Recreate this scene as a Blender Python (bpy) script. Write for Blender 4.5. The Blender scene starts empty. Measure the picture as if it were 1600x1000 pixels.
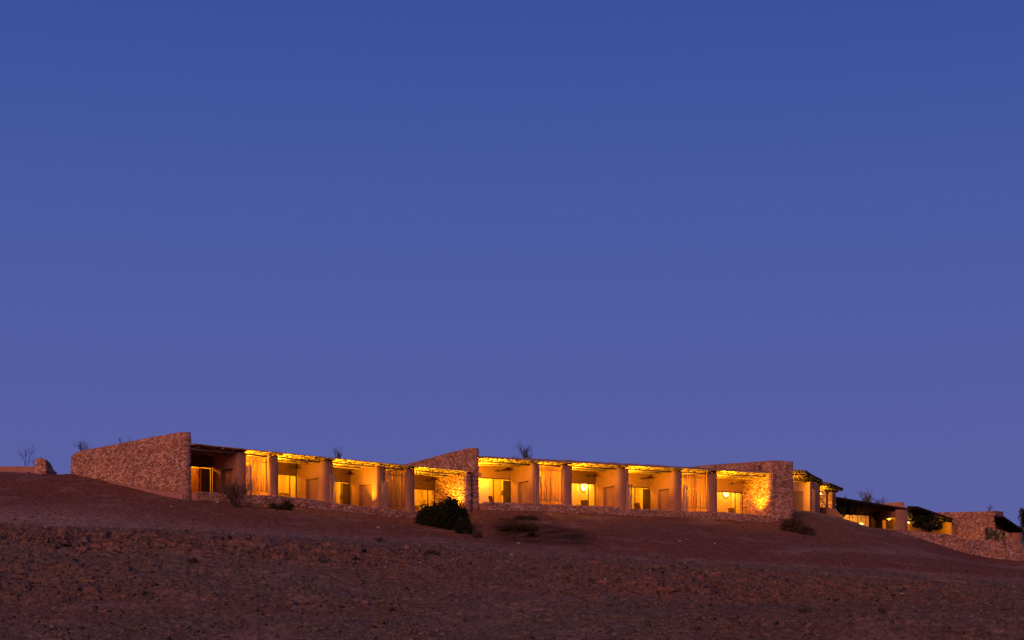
import bpy, bmesh, math, random
import numpy as np
from mathutils import Vector, Matrix

random.seed(7); RNG = np.random.RandomState(11)
SC = bpy.context.scene
COL = SC.collection

# ------------------------------------------------------------------ camera
F = 2800.0; HY = 1050.0; CX = 800.0           # photograph pixels: focal length, eye-level row, centre column
cam_d = bpy.data.cameras.new('camera'); cam = bpy.data.objects.new('camera', cam_d); COL.objects.link(cam)
cam_d.sensor_width = 36.0; cam_d.lens = F / 1600.0 * 36.0
cam_d.shift_y = (HY - 500.0) / 1600.0
cam_d.clip_start = 0.5; cam_d.clip_end = 5000
cam.location = (0, 0, 0); cam.rotation_euler = (math.radians(90), 0, 0)
SC.camera = cam

# ------------------------------------------------------------------ dusk sky
def lin(r, g, b):
    f = lambda c: (c / 255 / 12.92) if c <= 10 else ((c / 255 + 0.055) / 1.055) ** 2.4
    return (f(r), f(g), f(b), 1.0)
world = bpy.data.worlds.new("World"); SC.world = world; world.use_nodes = True
nt = world.node_tree; nt.nodes.clear()
out = nt.nodes.new('ShaderNodeOutputWorld'); bg = nt.nodes.new('ShaderNodeBackground')
tc = nt.nodes.new('ShaderNodeTexCoord'); sep = nt.nodes.new('ShaderNodeSeparateXYZ'); rmp = nt.nodes.new('ShaderNodeValToRGB')
nt.links.new(tc.outputs['Generated'], sep.inputs[0]); nt.links.new(sep.outputs['Z'], rmp.inputs[0])
nt.links.new(rmp.outputs[0], bg.inputs[0]); nt.links.new(bg.outputs[0], out.inputs[0])
cr = rmp.color_ramp
stops = [(0.0, (94, 98, 160)), (0.10, (90, 97, 162)), (0.18, (81, 94, 163)), (0.25, (72, 91, 163)), (0.345, (59, 81, 157)), (0.6, (43, 64, 138)), (1.0, (35, 54, 122))]
cr.elements[0].position = stops[0][0]; cr.elements[0].color = lin(*stops[0][1])
cr.elements[1].position = stops[-1][0]; cr.elements[1].color = lin(*stops[-1][1])
for p, c in stops[1:-1]:
    e = cr.elements.new(p); e.color = lin(*c)
bg.inputs[1].default_value = 1.0
# afterglow of the set sun behind the camera: very soft and warm
sd = bpy.data.lights.new('afterglow', 'SUN'); sun = bpy.data.objects.new('afterglow', sd); COL.objects.link(sun)
sd.energy = 1.8; sd.color = (1.0, 0.44, 0.25); sd.angle = math.radians(34)
sun_dir = Vector((-0.38, -0.82, 0.37)).normalized()      # towards the glow
sun.rotation_euler = sun_dir.to_track_quat('Z', 'Y').to_euler()
SC.view_settings.view_transform = 'Standard'; SC.view_settings.look = 'None'
SC.view_settings.exposure = 0.0; SC.view_settings.gamma = 1.0; SC.view_settings.use_curve_mapping = False
SC.render.engine = 'CYCLES'
try:
    SC.cycles.use_denoising = True; SC.cycles.max_bounces = 6; SC.cycles.use_light_tree = True
    SC.cycles.sample_clamp_indirect = 4.0
except Exception: pass

# ------------------------------------------------------------------ helpers
def at(px, y, Y): return Vector(((px - CX) / F * Y, Y, (HY - y) / F * Y))
def proj(v): return CX + F * v[0] / v[1], HY - F * v[2] / v[1]
def tag(o, label=None, cat=None, group=None, kind=None):
    if label: o['label'] = label
    if cat: o['category'] = cat
    if group: o['group'] = group
    if kind: o['kind'] = kind
    return o
def empty(name, loc=(0, 0, 0), label=None, cat=None, group=None):
    o = bpy.data.objects.new(name, None); COL.objects.link(o); o.location = loc; o.empty_display_size = 0.2
    return tag(o, label, cat, group)

class MB:
    def __init__(self): self.v = []; self.f = []; self.t = []; self.cur = (1, 1, 1)
    def add(self, vs, fs, tint=None):
        b = len(self.v); self.v.extend([tuple(p) for p in vs])
        for f in fs: self.f.append(tuple(b + i for i in f)); self.t.append(tint or self.cur)
    def hexa(self, p, tint=None):   # 8 points: bottom ring then top ring
        self.add(p, [(3, 2, 1, 0), (4, 5, 6, 7), (0, 1, 5, 4), (1, 2, 6, 5), (2, 3, 7, 6), (3, 0, 4, 7)], tint)
    def prism(self, plan, z0, z1, tint=None):   # plan ring of (x,y); z0,z1 number or list
        n = len(plan); a = [z0] * n if not hasattr(z0, '__len__') else z0; b = [z1] * n if not hasattr(z1, '__len__') else z1
        vs = [(p[0], p[1], a[i]) for i, p in enumerate(plan)] + [(p[0], p[1], b[i]) for i, p in enumerate(plan)]
        self.add(vs, [tuple(range(n - 1, -1, -1)), tuple(range(n, 2 * n))] + [(i, (i + 1) % n, n + (i + 1) % n, n + i) for i in range(n)], tint)
    def tube(self, pts, rad, sides=6, tint=None, caps=True):
        pts = [Vector(p) for p in pts]; n = len(pts)
        if not hasattr(rad, '__len__'): rad = [rad] * n
        vs = []
        for i, p in enumerate(pts):
            d = (pts[min(i + 1, n - 1)] - pts[max(i - 1, 0)]).normalized()
            u = d.cross(Vector((0, 0, 1)));
            if u.length < 1e-3: u = Vector((1, 0, 0))
            u.normalize(); w = d.cross(u)
            for k in range(sides):
                a = 2 * math.pi * k / sides
                vs.append(p + u * (math.cos(a) * rad[i]) + w * (math.sin(a) * rad[i]))
        fs = []
        for i in range(n - 1):
            for k in range(sides):
                k2 = (k + 1) % sides
                fs.append((i * sides + k, i * sides + k2, (i + 1) * sides + k2, (i + 1) * sides + k))
        if caps: fs += [tuple(range(sides)), tuple(range((n - 1) * sides, n * sides))]
        self.add(vs, fs, tint)
    def lathe(self, c, prof, sides=16, tint=None):
        vs = []; n = len(prof)
        for r, z in prof:
            for k in range(sides):
                a = 2 * math.pi * k / sides; vs.append((c[0] + r * math.cos(a), c[1] + r * math.sin(a), c[2] + z))
        fs = [(i * sides + k, i * sides + (k + 1) % sides, (i + 1) * sides + (k + 1) % sides, (i + 1) * sides + k) for i in range(n - 1) for k in range(sides)]
        fs += [tuple(range(sides - 1, -1, -1)), tuple(range((n - 1) * sides, n * sides))]
        self.add(vs, fs, tint)
    def build(self, name, mat, parent=None, origin=None, smooth=False, kind=None, fixn=True):
        v = np.array(self.v, dtype=float)
        po = Vector((0, 0, 0)) if parent is None else WORLD.get(parent.name, Vector((0, 0, 0)))
        o0 = Vector(origin) if origin is not None else (po if parent is not None else Vector((0, 0, 0)))
        v = v - np.array(o0)
        me = bpy.data.meshes.new(name); me.from_pydata(v.tolist(), [], self.f)
        ca = me.attributes.new('tint', 'FLOAT_COLOR', 'FACE')
        t = np.ones((len(self.f), 4), dtype=np.float32); t[:, :3] = np.array(self.t); ca.data.foreach_set('color', t.ravel())
        if fixn:
            bm = bmesh.new(); bm.from_mesh(me); bmesh.ops.recalc_face_normals(bm, faces=bm.faces); bm.to_mesh(me); bm.free()
        if smooth: me.polygons.foreach_set('use_smooth', [True] * len(me.polygons))
        me.materials.append(mat)
        o = bpy.data.objects.new(name, me); COL.objects.link(o); o.location = o0 - po
        if parent is not None: o.parent = parent
        WORLD[o.name] = o0
        if kind: o['kind'] = kind
        return o
WORLD = {}
_e = empty
def empty(name, loc=(0, 0, 0), label=None, cat=None, group=None, parent=None):
    o = _e(name, loc, label, cat, group); WORLD[o.name] = Vector(loc)
    if parent is not None: o.parent = parent; o.location = Vector(loc) - WORLD[parent.name]
    return o

# ------------------------------------------------------------------ materials
def material(name, base, rough=0.9, tint=False, var=0.25, scale=3.0, bump=0.0, bscale=20, col2=None, stretch=None, spec=0.2, col3=None, coords='Object'):
    m = bpy.data.materials.new(name); m.use_nodes = True; nt = m.node_tree; N = nt.nodes; L = nt.links
    b = N['Principled BSDF']; b.inputs['Roughness'].default_value = rough
    b.inputs['Specular IOR Level'].default_value = spec
    g = N.new('ShaderNodeNewGeometry'); mp = N.new('ShaderNodeMapping'); L.new(g.outputs['Position'], mp.inputs[0])
    if stretch: mp.inputs['Scale'].default_value = stretch
    n1 = N.new('ShaderNodeTexNoise'); n1.inputs['Scale'].default_value = scale; n1.inputs['Detail'].default_value = 8; n1.inputs['Roughness'].default_value = 0.65
    L.new(mp.outputs[0], n1.inputs[0])
    r = N.new('ShaderNodeValToRGB'); L.new(n1.outputs[0], r.inputs[0])
    c2 = col2 or tuple(c * (1 - var) for c in base); 
    r.color_ramp.elements[0].position = 0.32; r.color_ramp.elements[0].color = (*c2, 1)
    r.color_ramp.elements[1].position = 0.68; r.color_ramp.elements[1].color = (*base, 1)
    if col3: e = r.color_ramp.elements.new(0.78); e.color = (*col3, 1)
    src = r.outputs[0]
    if tint:
        a = N.new('ShaderNodeAttribute'); a.attribute_name = 'tint'
        mx = N.new('ShaderNodeMix'); mx.data_type = 'RGBA'; mx.blend_type = 'MULTIPLY'; mx.inputs[0].default_value = 1.0
        L.new(src, mx.inputs[6]); L.new(a.outputs['Color'], mx.inputs[7]); src = mx.outputs[2]
    L.new(src, b.inputs['Base Color'])
    if bump:
        n2 = N.new('ShaderNodeTexNoise'); n2.inputs['Scale'].default_value = bscale; n2.inputs['Detail'].default_value = 6
        L.new(mp.outputs[0], n2.inputs[0]); bp = N.new('ShaderNodeBump'); bp.inputs['Strength'].default_value = bump; bp.inputs['Distance'].default_value = 0.05
        L.new(n2.outputs[0], bp.inputs['Height']); L.new(bp.outputs[0], b.inputs['Normal'])
    return m
def emitter(name, col, strength):
    m = bpy.data.materials.new(name); m.use_nodes = True; b = m.node_tree.nodes['Principled BSDF']
    b.inputs['Base Color'].default_value = (*col, 1); b.inputs['Emission Color'].default_value = (*col, 1); b.inputs['Emission Strength'].default_value = strength
    return m
M = {}
M['stone'] = material('rubble_stone', (0.63, 0.335, 0.22), tint=True, var=0.35, scale=5, bump=0.6, bscale=18)
M['mortar'] = material('mud_mortar', (0.33, 0.15, 0.10), var=0.3, scale=4, bump=0.5, bscale=25)
M['plinth'] = material('mud_plinth', (0.42, 0.19, 0.135), var=0.2, scale=2, bump=0.3)
M['adobe'] = material('adobe_render', (0.37, 0.170, 0.095), var=0.16, scale=1.3, bump=0.35, bscale=9, stretch=(1, 1, 0.6))
M['adobe_in'] = material('interior_plaster', (0.60, 0.41, 0.21), var=0.06, scale=0.8)
M['lintel'] = material('dark_lintel_boards', (0.17, 0.075, 0.04), var=0.25, scale=3)
M['niche'] = material('niche_board', (0.30, 0.14, 0.085), var=0.15, scale=1.0)
M['mud'] = material('mud_roof', (0.34, 0.20, 0.16), var=0.3, scale=3, bump=0.6, bscale=14)
M['pole'] = material('eucalyptus_pole', (0.42, 0.28, 0.17), tint=True, var=0.4, scale=6, bump=0.3)
M['cane'] = material('cane', (0.46, 0.31, 0.17), tint=True, var=0.35, scale=7)
M['reed'] = material('reed_stick', (0.40, 0.22, 0.13), tint=True, var=0.3, scale=6)
M['darkthatch'] = material('old_dark_thatch', (0.055, 0.035, 0.028), tint=True, var=0.5, scale=5, bump=0.7)
M['frame'] = material('bronze_frame', (0.10, 0.055, 0.035), rough=0.5, var=0.1)
M['paleframe'] = material('pale_frame', (0.30, 0.25, 0.20), rough=0.5, var=0.1)
M['darkwood'] = material('dark_wood', (0.11, 0.055, 0.03), var=0.3, scale=4)
M['curtain'] = material('curtain_cloth', (0.45, 0.27, 0.13), var=0.2, scale=3)
M['darkcurtain'] = material('olive_curtain', (0.16, 0.12, 0.05), var=0.3, scale=3)
M['metal'] = material('dark_metal', (0.05, 0.035, 0.03), rough=0.5, var=0.1)
M['plate'] = material('plate_metal', (0.35, 0.25, 0.16), rough=0.6, var=0.1)
M['shade'] = material('lamp_shade_cloth', (0.38, 0.24, 0.13), var=0.1)
M['bulb'] = emitter('bulb_glow', (1.0, 0.72, 0.30), 22)
M['halo_disc'] = emitter('halo_disc_glow', (1.0, 0.80, 0.36), 3.2)
M['bulb_soft'] = emitter('bulb_soft_glow', (1.0, 0.62, 0.14), 5)
M['leaf'] = material('dark_leaf', (0.024, 0.030, 0.015), tint=True, var=0.5, scale=4, spec=0.1)
M['scrub'] = material('scrub_leaf', (0.060, 0.044, 0.026), tint=True, var=0.5, scale=4, spec=0.1)
M['dryleaf'] = material('dry_leaf', (0.10, 0.062, 0.055), tint=True, var=0.5, scale=4, spec=0.1)
M['greyleaf'] = material('grey_leaf', (0.10, 0.085, 0.06), tint=True, var=0.4, scale=4, spec=0.1)
M['twig'] = material('twig', (0.085, 0.055, 0.05), tint=True, var=0.3, scale=5)
M['cactus'] = material('cactus_pad', (0.075, 0.085, 0.04), tint=True, var=0.4, scale=5)
M['rock'] = material('ledge_rock', (0.25, 0.125, 0.085), tint=True, var=0.45, scale=2.2, bump=0.8, bscale=8, stretch=(1, 1, 3))
M['pebble'] = material('pebble', (0.165, 0.112, 0.078), tint=True, var=0.3, scale=3)
def glass():
    m = bpy.data.materials.new('window_glass'); m.use_nodes = True; nt = m.node_tree; nt.nodes.clear()
    o = nt.nodes.new('ShaderNodeOutputMaterial'); mx = nt.nodes.new('ShaderNodeMixShader'); mx.inputs[0].default_value = .07
    t = nt.nodes.new('ShaderNodeBsdfTransparent'); t.inputs[0].default_value = (0.96, 0.94, 0.90, 1); g = nt.nodes.new('ShaderNodeBsdfGlossy'); g.inputs['Roughness'].default_value = 0.03
    nt.links.new(t.outputs[0], mx.inputs[1]); nt.links.new(g.outputs[0], mx.inputs[2]); nt.links.new(mx.outputs[0], o.inputs[0]); return m
def let_light_through(m, col, amount):
    nt = m.node_tree; b = nt.nodes['Principled BSDF']; o = [n for n in nt.nodes if n.type == 'OUTPUT_MATERIAL'][0]
    t = nt.nodes.new('ShaderNodeBsdfTranslucent'); t.inputs[0].default_value = (*col, 1); mx = nt.nodes.new('ShaderNodeMixShader'); mx.inputs[0].default_value = amount
    nt.links.new(b.outputs[0], mx.inputs[1]); nt.links.new(t.outputs[0], mx.inputs[2]); nt.links.new(mx.outputs[0], o.inputs[0])
let_light_through(M['curtain'], (.75, .5, .3), .5); let_light_through(M['darkcurtain'], (.3, .25, .12), .35)
let_light_through(M['reed'], (.6, .42, .25), .12)
M['glass'] = glass()

def ground_material():
    m = bpy.data.materials.new('stony_ground'); m.use_nodes = True; nt = m.node_tree; N = nt.nodes; L = nt.links
    b = N['Principled BSDF']; b.inputs['Roughness'].default_value = 1.0; b.inputs['Specular IOR Level'].default_value = 0.05
    g = N.new('ShaderNodeNewGeometry')
    def noise(sc, det, st=None, rough=0.6):
        n = N.new('ShaderNodeTexNoise'); n.inputs['Scale'].default_value = sc; n.inputs['Detail'].default_value = det; n.inputs['Roughness'].default_value = rough
        if st:
            mp = N.new('ShaderNodeMapping'); mp.inputs['Scale'].default_value = st; L.new(g.outputs['Position'], mp.inputs[0]); L.new(mp.outputs[0], n.inputs[0])
        else: L.new(g.outputs['Position'], n.inputs[0])
        return n
    def ramp(src, stops):
        r = N.new('ShaderNodeValToRGB'); L.new(src, r.inputs[0]); e = r.color_ramp.elements
        e[0].position, e[0].color = stops[0][0], (*stops[0][1], 1); e[1].position, e[1].color = stops[-1][0], (*stops[-1][1], 1)
        for p, c in stops[1:-1]: x = e.new(p); x.color = (*c, 1)
        return r
    def mix(f, a, bb, mode='MIX'):
        x = N.new('ShaderNodeMix'); x.data_type = 'RGBA'; x.blend_type = mode
        if isinstance(f, float): x.inputs[0].default_value = f
        else: L.new(f, x.inputs[0])
        L.new(a, x.inputs[6]); L.new(bb, x.inputs[7]); return x.outputs[2]
    att = N.new('ShaderNodeAttribute'); att.attribute_name = 'soil'   # r: red clay, g: pale dust, b: bedrock, a: painted shade of the hollow
    sp = N.new('ShaderNodeSeparateColor'); L.new(att.outputs['Color'], sp.inputs[0])
    a1 = ramp(noise(2.6, 9, None, 0.8).outputs[0], [(0.34, (0.090, 0.064, 0.045)), (0.5, (0.175, 0.122, 0.084)), (0.64, (0.25, 0.175, 0.120))])
    a2 = ramp(noise(2.6, 8, None, 0.7).outputs[0], [(0.34, (0.130, 0.056, 0.033)), (0.64, (0.275, 0.112, 0.066))])
    a3 = ramp(noise(3.5, 6, None, 0.6).outputs[0], [(0.3, (0.24, 0.155, 0.12)), (0.7, (0.34, 0.215, 0.16))])
    a4 = ramp(noise(1.8, 9, (1, 1, 3.5), 0.8).outputs[0], [(0.34, (0.105, 0.062, 0.044)), (0.5, (0.20, 0.112, 0.076)), (0.66, (0.31, 0.145, 0.092))])
    c = mix(sp.outputs[0], a1.outputs[0], a2.outputs[0]); c = mix(sp.outputs[1], c, a3.outputs[0]); c = mix(sp.outputs[2], c, a4.outputs[0])
    v = N.new('ShaderNodeTexVoronoi'); v.inputs['Scale'].default_value = 6.5; L.new(g.outputs['Position'], v.inputs['Vector'])
    vr = ramp(v.outputs['Color'], [(0.0, (0.5, 0.5, 0.52)), (0.35, (.9, .9, .9)), (0.8, (1.15, 1.12, 1.1)), (1.0, (1.8, 1.7, 1.65))])
    c = mix(0.7, c, vr.outputs[0], 'MULTIPLY')
    crk = ramp(noise(8.0, 5, (.7, 1.0, 2.2), 0.7).outputs[0], [(0.36, (.34, .33, .33)), (0.47, (1, 1, 1)), (0.62, (1.06, 1.06, 1.06)), (.72, (1.35, 1.33, 1.32))])
    c = mix(0.7, c, crk.outputs[0], 'MULTIPLY')
    dk = N.new('ShaderNodeRGB'); dk.outputs[0].default_value = (.055, .028, .015, 1); c = mix(att.outputs['Alpha'], c, dk.outputs[0])  # hollow's shade laid over the soil colours
    L.new(c, b.inputs['Base Color'])
    n2 = noise(4.5, 10, None, 0.7); bp = N.new('ShaderNodeBump'); bp.inputs['Strength'].default_value = 1.0; bp.inputs['Distance'].default_value = 0.16
    L.new(n2.outputs[0], bp.inputs['Height']); L.new(bp.outputs[0], b.inputs['Normal'])
    return m
M['ground'] = ground_material()

# ------------------------------------------------------------------ facade frames
class Seg:
    def __init__(s, X0, Y0, ang):
        a = math.radians(ang); s.p = Vector((X0, Y0)); s.d = Vector((math.cos(a), math.sin(a))); s.n = Vector((-math.sin(a), math.cos(a)))
    def xy(s, a, n=0): q = s.p + s.d * a + s.n * n; return (q.x, q.y)
    def W(s, a, n, z): q = s.p + s.d * a + s.n * n; return Vector((q.x, q.y, z))
    def hit(s, base, dr, px):
        k = (px - CX) / F; return (k * base.y - base.x) / (dr.x - k * dr.y)
    def s_at(s, px, n=0): return s.hit(s.p + s.n * n, s.d, px)
    def n_at(s, px, a): return s.hit(s.p + s.d * a, s.n, px)
    def z_at(s, px, y, n=0):
        q = s.p + s.n * n + s.d * s.s_at(px, n); return (HY - y) / F * q.y
    def local(s, X, Y): return (X - s.p.x) * s.d.x + (Y - s.p.y) * s.d.y, (X - s.p.x) * s.n.x + (Y - s.p.y) * s.n.y
S1 = Seg((300 - CX) / F * 109.0, 109.0, 38)
S2 = Seg((750 - CX) / F * 122.3, 122.3, 28)
def table(seg, pts, n):
    a = [seg.s_at(px, n) for px, y in pts]; z = [seg.z_at(px, y, n) for px, y in pts]
    return lambda s: float(np.interp(s, a, z))
S1.zf = table(S1, [(301, 769), (344, 772), (436, 777), (466, 779.5), (524, 789), (584, 794), (648, 801), (725, 806)], -0.45)
S2.zf = table(S2, [(752, 785.5), (896, 791), (939, 792.5), (987, 797), (1060, 799.5), (1120, 801.5), (1200, 807)], -0.45)
def linfit(seg, pts, n):
    a = np.array([seg.s_at(px, n) for px, y in pts]); z = np.array([seg.z_at(px, y, n) for px, y in pts]); k = np.polyfit(a, z, 2)
    return lambda s: float(np.polyval(k, s))
S1.zr = linfit(S1, [(301, 692), (371, 699), (479, 709), (560, 718.3), (637, 728), (722, 733)], -0.45)
S2.zr = linfit(S2, [(751, 711.5), (910, 719.5), (983, 723.5), (1060, 728), (1120, 732), (1195, 735)], -0.45)
ND = 3.1; RD = 1.85

# ------------------------------------------------------------------ terrain
PERM = RNG.permutation(512); VAL = RNG.rand(512)
def hsh(i, j): return VAL[PERM[(i.astype(np.int64) + PERM[np.mod(j.astype(np.int64), 512)]) % 512]]
def vnoise(x, y):
    xi = np.floor(x); yi = np.floor(y); fx = x - xi; fy = y - yi; fx = fx * fx * (3 - 2 * fx); fy = fy * fy * (3 - 2 * fy)
    a = hsh(xi, yi); b = hsh(xi + 1, yi); c = hsh(xi, yi + 1); d = hsh(xi + 1, yi + 1)
    return (a + (b - a) * fx) * (1 - fy) + (c + (d - c) * fx) * fy
def fbm(x, y, o=4, g=0.5):
    s = 0; a = 1; t = 0
    for k in range(o): s = s + a * (vnoise(x * 2 ** k + 13 * k, y * 2 ** k + 7 * k) - 0.5); t += a; a *= g
    return s / t
def cell(x, y, jit=0.8):     # piecewise constant cellular noise: value and edge distance of the nearest point
    xi = np.floor(x); yi = np.floor(y); best = np.full(x.shape, 9.0); sec = np.full(x.shape, 9.0); val = np.zeros(x.shape)
    for dx in (-1, 0, 1):
        for dy in (-1, 0, 1):
            cx = xi + dx; cy = yi + dy; px = cx + 0.5 + jit * (hsh(cx, cy) - 0.5); py = cy + 0.5 + jit * (hsh(cx + 91, cy + 17) - 0.5)
            d = np.hypot(px - x, py - y); m = d < best; sec = np.where(m, best, np.minimum(sec, d)); val = np.where(m, hsh(cx + 5, cy + 77), val); best = np.where(m, d, best)
    return val, sec - best
CP = []
def cp(px, y, Y): v = at(px, y, Y); CP.append((v.x, v.y, v.z))
for px in (-260, 0, 300, 600, 900, 1200, 1500, 1860):
    cp(px, 1000 + 4 * math.sin(px * .01), 57); cp(px, 950 + 5 * math.sin(px * .013), 67)
LIP = [(-260, 815), (-50, 822), (100, 825), (200, 828), (320, 833), (420, 840), (520, 846), (640, 851), (740, 857), (850, 868), (960, 877), (1080, 884), (1200, 889), (1330, 897), (1460, 905), (1600, 913), (1860, 930)]
for px, y in LIP: cp(px, y, 92); cp(px, y + 52 - max(0, (px - 900)) * .018, 78); v = at(px, y, 92); CP.append((v.x, 96.0, v.z + 0.45))
for px, y, Y in [(-260, 800, 102), (0, 795, 102), (150, 799, 101), (300, 812, 100), (450, 820, 101), (560, 828, 102), (650, 832, 104), (0, 765, 112), (120, 768, 112), (200, 780, 108),
                 (-260, 735, 122), (-60, 737, 122), (20, 737.5, 122), (80, 741, 122), (860, 838, 106), (930, 828, 112), (960, 850, 104), (1060, 835, 112), (1060, 860, 103), (1200, 862, 107), (1200, 838, 120),
                 (1330, 868, 110), (1330, 845, 128), (1450, 880, 118), (1450, 862, 138), (1600, 900, 122), (1600, 888, 145), (1860, 920, 130),
                 (300, 783, 107.8), (380, 789, 109.6), (436, 790, 111.2), (524, 798, 114.0), (584, 806, 115.5), (648, 813, 117.4), (700, 820, 116.5), (738, 838, 111), (760, 847, 107), (775, 838, 112),
                 (740, 812, 119), (752, 799, 121.3), (790, 812, 118.5), (800, 828, 114), (850, 826, 115.5), (830, 802, 121.8), (900, 803, 124.6), (990, 806, 127.2), (1060, 809, 129), (1120, 812, 130.8), (1195, 818, 132.6),
                 (1215, 813, 133.2), (1243, 803, 138), (1275, 803.5, 142), (1300, 806, 144), (1320, 813, 146), (1340, 821, 148), (1365, 826, 151), (1390, 828, 154), (1440, 842, 157), (1500, 862, 158.3), (1560, 873.5, 160), (1600, 880.5, 162), (1860, 935, 168), (1500, 868, 148), (1560, 882, 150), (1600, 890, 151), (1440, 851, 148), (1860, 940, 152)]:
    cp(px, y, Y)
A1 = -0.62
for px, y in [(111, 741), (140, 747), (170, 754), (200, 761), (240, 770), (280, 779)]:
    n = S1.n_at(px, A1 - .05); q = S1.W(A1 - .05, n, 0); CP.append((q.x, q.y, (HY - y) / F * q.y))
for x, y, z in [(-45, 142, 12.4), (-10, 150, 13.2), (30, 160, 12.6), (62, 182, 8.6), (90, 190, 8), (-90, 150, 11), (0, 190, 12), (50, 150, 12.0), (28, 152, 12.6), (36, 165, 12.4), (46, 174, 9.6),
                (0, 42, -0.9), (-25, 42, -.9), (25, 42, -1.0), (0, 22, -2.0), (-40, 15, -2), (40, 15, -2), (0, 0, -1.75), (0, -30, -2.5), (-60, -30, -2), (60, -30, -2)]:
    CP.append((x, y, z))
CP = np.array(CP); _P = CP[:, :2] / 50.0
def _k(r2): return 0.5 * r2 * np.log(r2 + 1e-12)
_n = len(CP); _A = np.zeros((_n + 3, _n + 3)); _d = ((_P[:, None] - _P[None]) ** 2).sum(2); _A[:_n, :_n] = _k(_d) + np.eye(_n) * 2e-5
_A[:_n, _n] = 1; _A[:_n, _n + 1:] = _P; _A[_n, :_n] = 1; _A[_n + 1:, :_n] = _P.T
_w = np.linalg.solve(_A, np.concatenate([CP[:, 2], np.zeros(3)]))
def tps(X, Y):
    X = np.clip(X, -75, 85); Y = np.clip(Y, -30, 195); out = np.empty(X.shape); fx = X.ravel() / 50; fy = Y.ravel() / 50; o = out.ravel()
    for i in range(0, fx.size, 60000):
        a = fx[i:i + 60000]; b = fy[i:i + 60000]; r2 = (a[:, None] - _P[None, :, 0]) ** 2 + (b[:, None] - _P[None, :, 1]) ** 2
        o[i:i + 60000] = _k(r2) @ _w[:_n] + _w[_n] + a * _w[_n + 1] + b * _w[_n + 2]
    return o.reshape(X.shape)
def sm(x, a, b): t = np.clip((x - a) / (b - a), 0, 1); return t * t * (3 - 2 * t)
def bump2(px, y, cx, cy, rx, ry): return np.exp(-(((px - cx) / rx) ** 2 + ((y - cy) / ry) ** 2))
LX = np.array([p[0] for p in LIP]); LYv = np.array([p[1] for p in LIP])
def ledge_mask(X, Y, z0):
    """where bedrock breaks through the slope (fixed places on the hillside)"""
    u = X / np.maximum(Y, 40)
    w = fbm(X * .13, Y * .13, 3)
    m = 1.0 * np.exp(-((u + .235) / .10) ** 2) * sm(Y, 79, 83) * (1 - sm(Y, 84.5, 93))
    m += .75 * np.exp(-((u + .10) / .055) ** 2) * sm(Y, 79, 82) * (1 - sm(Y, 87, 90))
    m += 1.0 * np.exp(-((u - .115) / .085) ** 2) * sm(Y, 70, 76) * (1 - sm(Y, 85, 92.5))
    m += .8 * np.exp(-((u - .25) / .06) ** 2) * sm(Y, 74, 79) * (1 - sm(Y, 86, 90))
    m += .55 * np.exp(-((u + .25) / .07) ** 2) * sm(Y, 66, 70) * (1 - sm(Y, 75, 79))
    return .72 * np.clip(m * (1 + 2.2 * w), 0, 1)
def H(X, Y, detail=True):
    X = np.asarray(X, float); Y = np.asarray(Y, float); z = tps(X, Y)
    z = z * (1 - sm(Y, 170, 230)) + 8.5 * sm(Y, 170, 230) + fbm(X * .01, Y * .01, 3) * 6 * sm(Y, 230, 500)
    near = 1 - sm(Y + 9 * fbm(X * .09, Y * .06, 2), 87, 106)
    z = z + fbm(X * .16, Y * .16, 3) * (.35 * near + .16)
    m = ledge_mask(X, Y, z) * sm(Y, 52, 58)
    if detail:
        cv, ce = cell(X * 1.5 + .8 * fbm(X * .7, Y * .7, 2), Y * 1.1, 1.0)
        cv2, ce2 = cell(X * .62 + 40, Y * .5 + 9, 1.0)
        h = .46
        t = z / h + (cv - .5) * .75 + (cv2 - .5) * .9 + fbm(X * .5, Y * .5, 2) * 1.1
        f = t - np.floor(t); zs = h * (np.floor(t) + sm(f, 0.05, .34)) - h * ((cv - .5) * .45 + (cv2 - .5) * .6)
        zs = zs - .16 * np.exp(-(ce / .07) ** 2) * m
        z = z * (1 - m) + zs * m
        fr = near * .66 + .34
        z = z + fbm(X * 1.1, Y * 1.1, 4, .6) * (.20 * fr) + fbm(X * 4.3, Y * 4.3, 3, .75) * (.165 * fr)
        # thin stepped strata everywhere on the near slope
        h2 = .22; t = z / h2 + fbm(X * .3, Y * .45, 3) * 2.4; f = t - np.floor(t); z2 = h2 * (np.floor(t) + sm(f, 0, .4)) - h2 * fbm(X * .3, Y * .45, 3) * 2.4
        wv = near * .55 * sm(fbm(X * .11 + 50, Y * .2, 3), -.12, .1)
        z = z * (1 - wv) + z2 * wv
    for S, s0, s1, n1 in ((S1, -.3, S1.s_at(733), 8.6), (S2, -.3, S2.s_at(1209), 8.6)):
        s, n = S.local(X, Y); ins = (s > s0) & (s < s1) & (n > -.5) & (n < n1)
        aa = np.linspace(s0, s1, 24); zz = np.array([S.zf(q) for q in aa]); z = np.where(ins, np.minimum(z, np.interp(s, aa, zz) - .32), z)
    return z
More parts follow.
